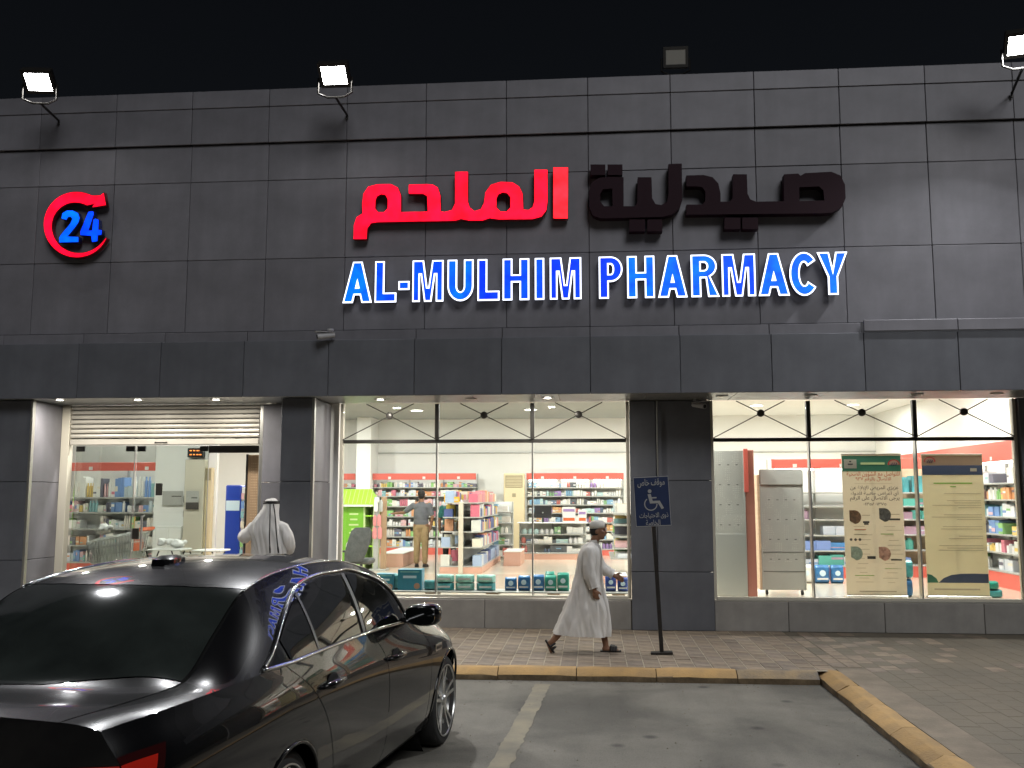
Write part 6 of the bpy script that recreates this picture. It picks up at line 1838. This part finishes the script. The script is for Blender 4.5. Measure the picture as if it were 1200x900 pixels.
for k, (x, y, z, lab) in enumerate(((-7.70, 16.9, .702, 'crumpled white plastic bag on the table beside the carts'), (-7.48, 16.95, .702, 'translucent plastic bag of goods on the same table, right of the white one'), (-8.46, 16.2, .98, 'crumpled plastic bag lying on the nearest shopping cart'))):
    b = Body(); rn = random.Random(70 + k)
    for _ in range(14): b.ell((rn.uniform(-.10, .10), rn.uniform(-.08, .08), .05 + rn.uniform(-.0, .09)), rn.uniform(.04, .08), rn.uniform(.04, .07), rn.uniform(.035, .06), n=8, m=5)
    o = place('plastic_bag', b.fuse('plastic_bag', M['paper'], .018, 1), None, (x, y, FZ + z)); tag(o, lab, 'bag', 'plastic bags in the entrance')
# wall things in the vestibule
t = thing('tall_cabinet', (-7.85, 18.4, FZ), 'tall narrow beige cabinet against the white entrance wall', 'cabinet')
place('body', MB().cbox(-.20, .20, 0, .19, .55, 2.36, .01).mesh('body', M['cream_frame']), t)
place('plinth', MB().cbox(-.18, .18, .02, .19, 0, .549, .006).mesh('plinth', M['shelf_white']), t)
place('side_strip', MB().cbox(.205, .33, .05, .19, 0, 2.2, .006).mesh('side_strip', M['ac_beige']), t)
place('grille', MB().cbox(.215, .32, .04, .049, 1.95, 2.18, .003).mesh('grille', M['ac_grille']), t)
t = thing('wall_cabinet', (-8.36, 18.45, FZ), 'low white cupboard under the notices on the entrance wall', 'cupboard')
place('body', MB().cbox(-.27, .27, 0, .14, .15, 1.05, .008).mesh('body', M['shelf_white']), t)
for x in (-.13, .13): place('door', MB().cbox(x - .12, x + .12, -.012, -.001, .20, 1.0, .005).mesh('door', M['white_wall']), t)
for k, (x, z, w, h, m_, lab) in enumerate(((-8.35, 1.60, .42, .28, 'paper', 'pale grey notice taped on the glass line of the entrance'), (-7.86, 1.56, .26, .36, 'paper', 'tall grey notice with dark foot on the beige cabinet'))):
    t = thing('notice', (x, 18.37 if k else 18.56, FZ + z - h / 2), lab, 'notice')
    place('sheet', MB().box(-w / 2, w / 2, -.004, .0, 0, h).mesh('sheet', M['peg']), t)
    place('print_line', MB().box(-.02, w / 2 - .03, -.006, -.0045, h * .6, h * .66).mesh('print_line', M['ink']), t)
    if k: place('print_foot', MB().box(-w / 2, w / 2, -.006, -.0045, 0, h * .38).mesh('print_foot', M['ink']), t)
for k, z in enumerate((2.06, 1.78)):
    t = thing('card_reader', (-8.02, 18.33 if False else 18.55, FZ + z - .55), ('upper' if k == 0 else 'lower') + ' small dark box on the entrance wall left of the beige cabinet', 'wall box', 'dark boxes on the entrance wall')
    place('case', MB().cbox(-.09, .09, -.03, .0, 0, .13, .006).mesh('case', M['grey_fabric']), t)
    place('slot', MB().box(-.06, .06, -.033, -.0305, .05, .06).mesh('slot', M['black_plastic']), t)
t = thing('wall_clock_display', (-7.88, 18.5, 2.96), 'small dark digital display with orange digits above the cabinet', 'clock')
place('case', MB().cbox(-.16, .16, -.04, .09, 0, .18, .008).mesh('case', M['black_plastic']), t)
me = text_mesh('digits', '8:08', .2, .10); me.materials.clear(); me.materials.append(M['digits'])
t2 = MB()
for x in (-.09, -.02, .05, .11): t2.box(x - .02, x + .02, -.045, -.041, .04, .06); t2.box(x - .02, x + .02, -.045, -.041, .12, .14)
place('lit_digits', t2.mesh('lit_digits', M['digits']), t)
bpy.data.meshes.remove(me)
t = thing('display_rack', (-7.18, 18.9, FZ), 'tall glossy blue display rack seen through the open doorway', 'rack')
place('blue_panel', MB().cbox(-.22, .10, 0, .35, .0, 1.86, .02).mesh('blue_panel', M['display_blue']), t)
place('print_band', MB().box(-.20, .08, -.004, -.001, 1.35, 1.55).mesh('print_band', M['pack_print']), t)
place('rack_side', MB().cbox(.105, .34, .03, .35, 0, 1.82, .008).mesh('rack_side', M['shelf_white']), t)
rn = random.Random(33); pr = MB()
for j in range(8):
    for i in range(3):
        pr.cur = rn.randrange(12); pr.box(.12 + i * .07, .18 + i * .07, -.03, .028, .25 + j * .19, .25 + j * .19 + rn.uniform(.09, .15))
tag(place('products', pr.mesh('products', PAL['care']), t), kind='stuff')
t = thing('perforated_door', (-5.62, 15.75, FZ), 'dark perforated metal door leaf standing open at the doorway right', 'door')
place('leaf', MB().cbox(-.17, .17, -.02, .02, 0, 2.33, .008).mesh('leaf', M['wood_mid']), t)
place('edge', MB().cbox(-.20, -.172, -.03, .03, 0, 2.34, .004).mesh('edge', M['black_plastic']), t)
hm = MB()
for i in range(9):
    for j in range(24):
        hm.cyl((-.10 + i * .03, -.0215, 1.15 + j * .045), (-.10 + i * .03, -.0205, 1.15 + j * .045), .007, n=6)
tag(place('perforations', hm.mesh('perforations', M['wood_pale']), t), kind='stuff')
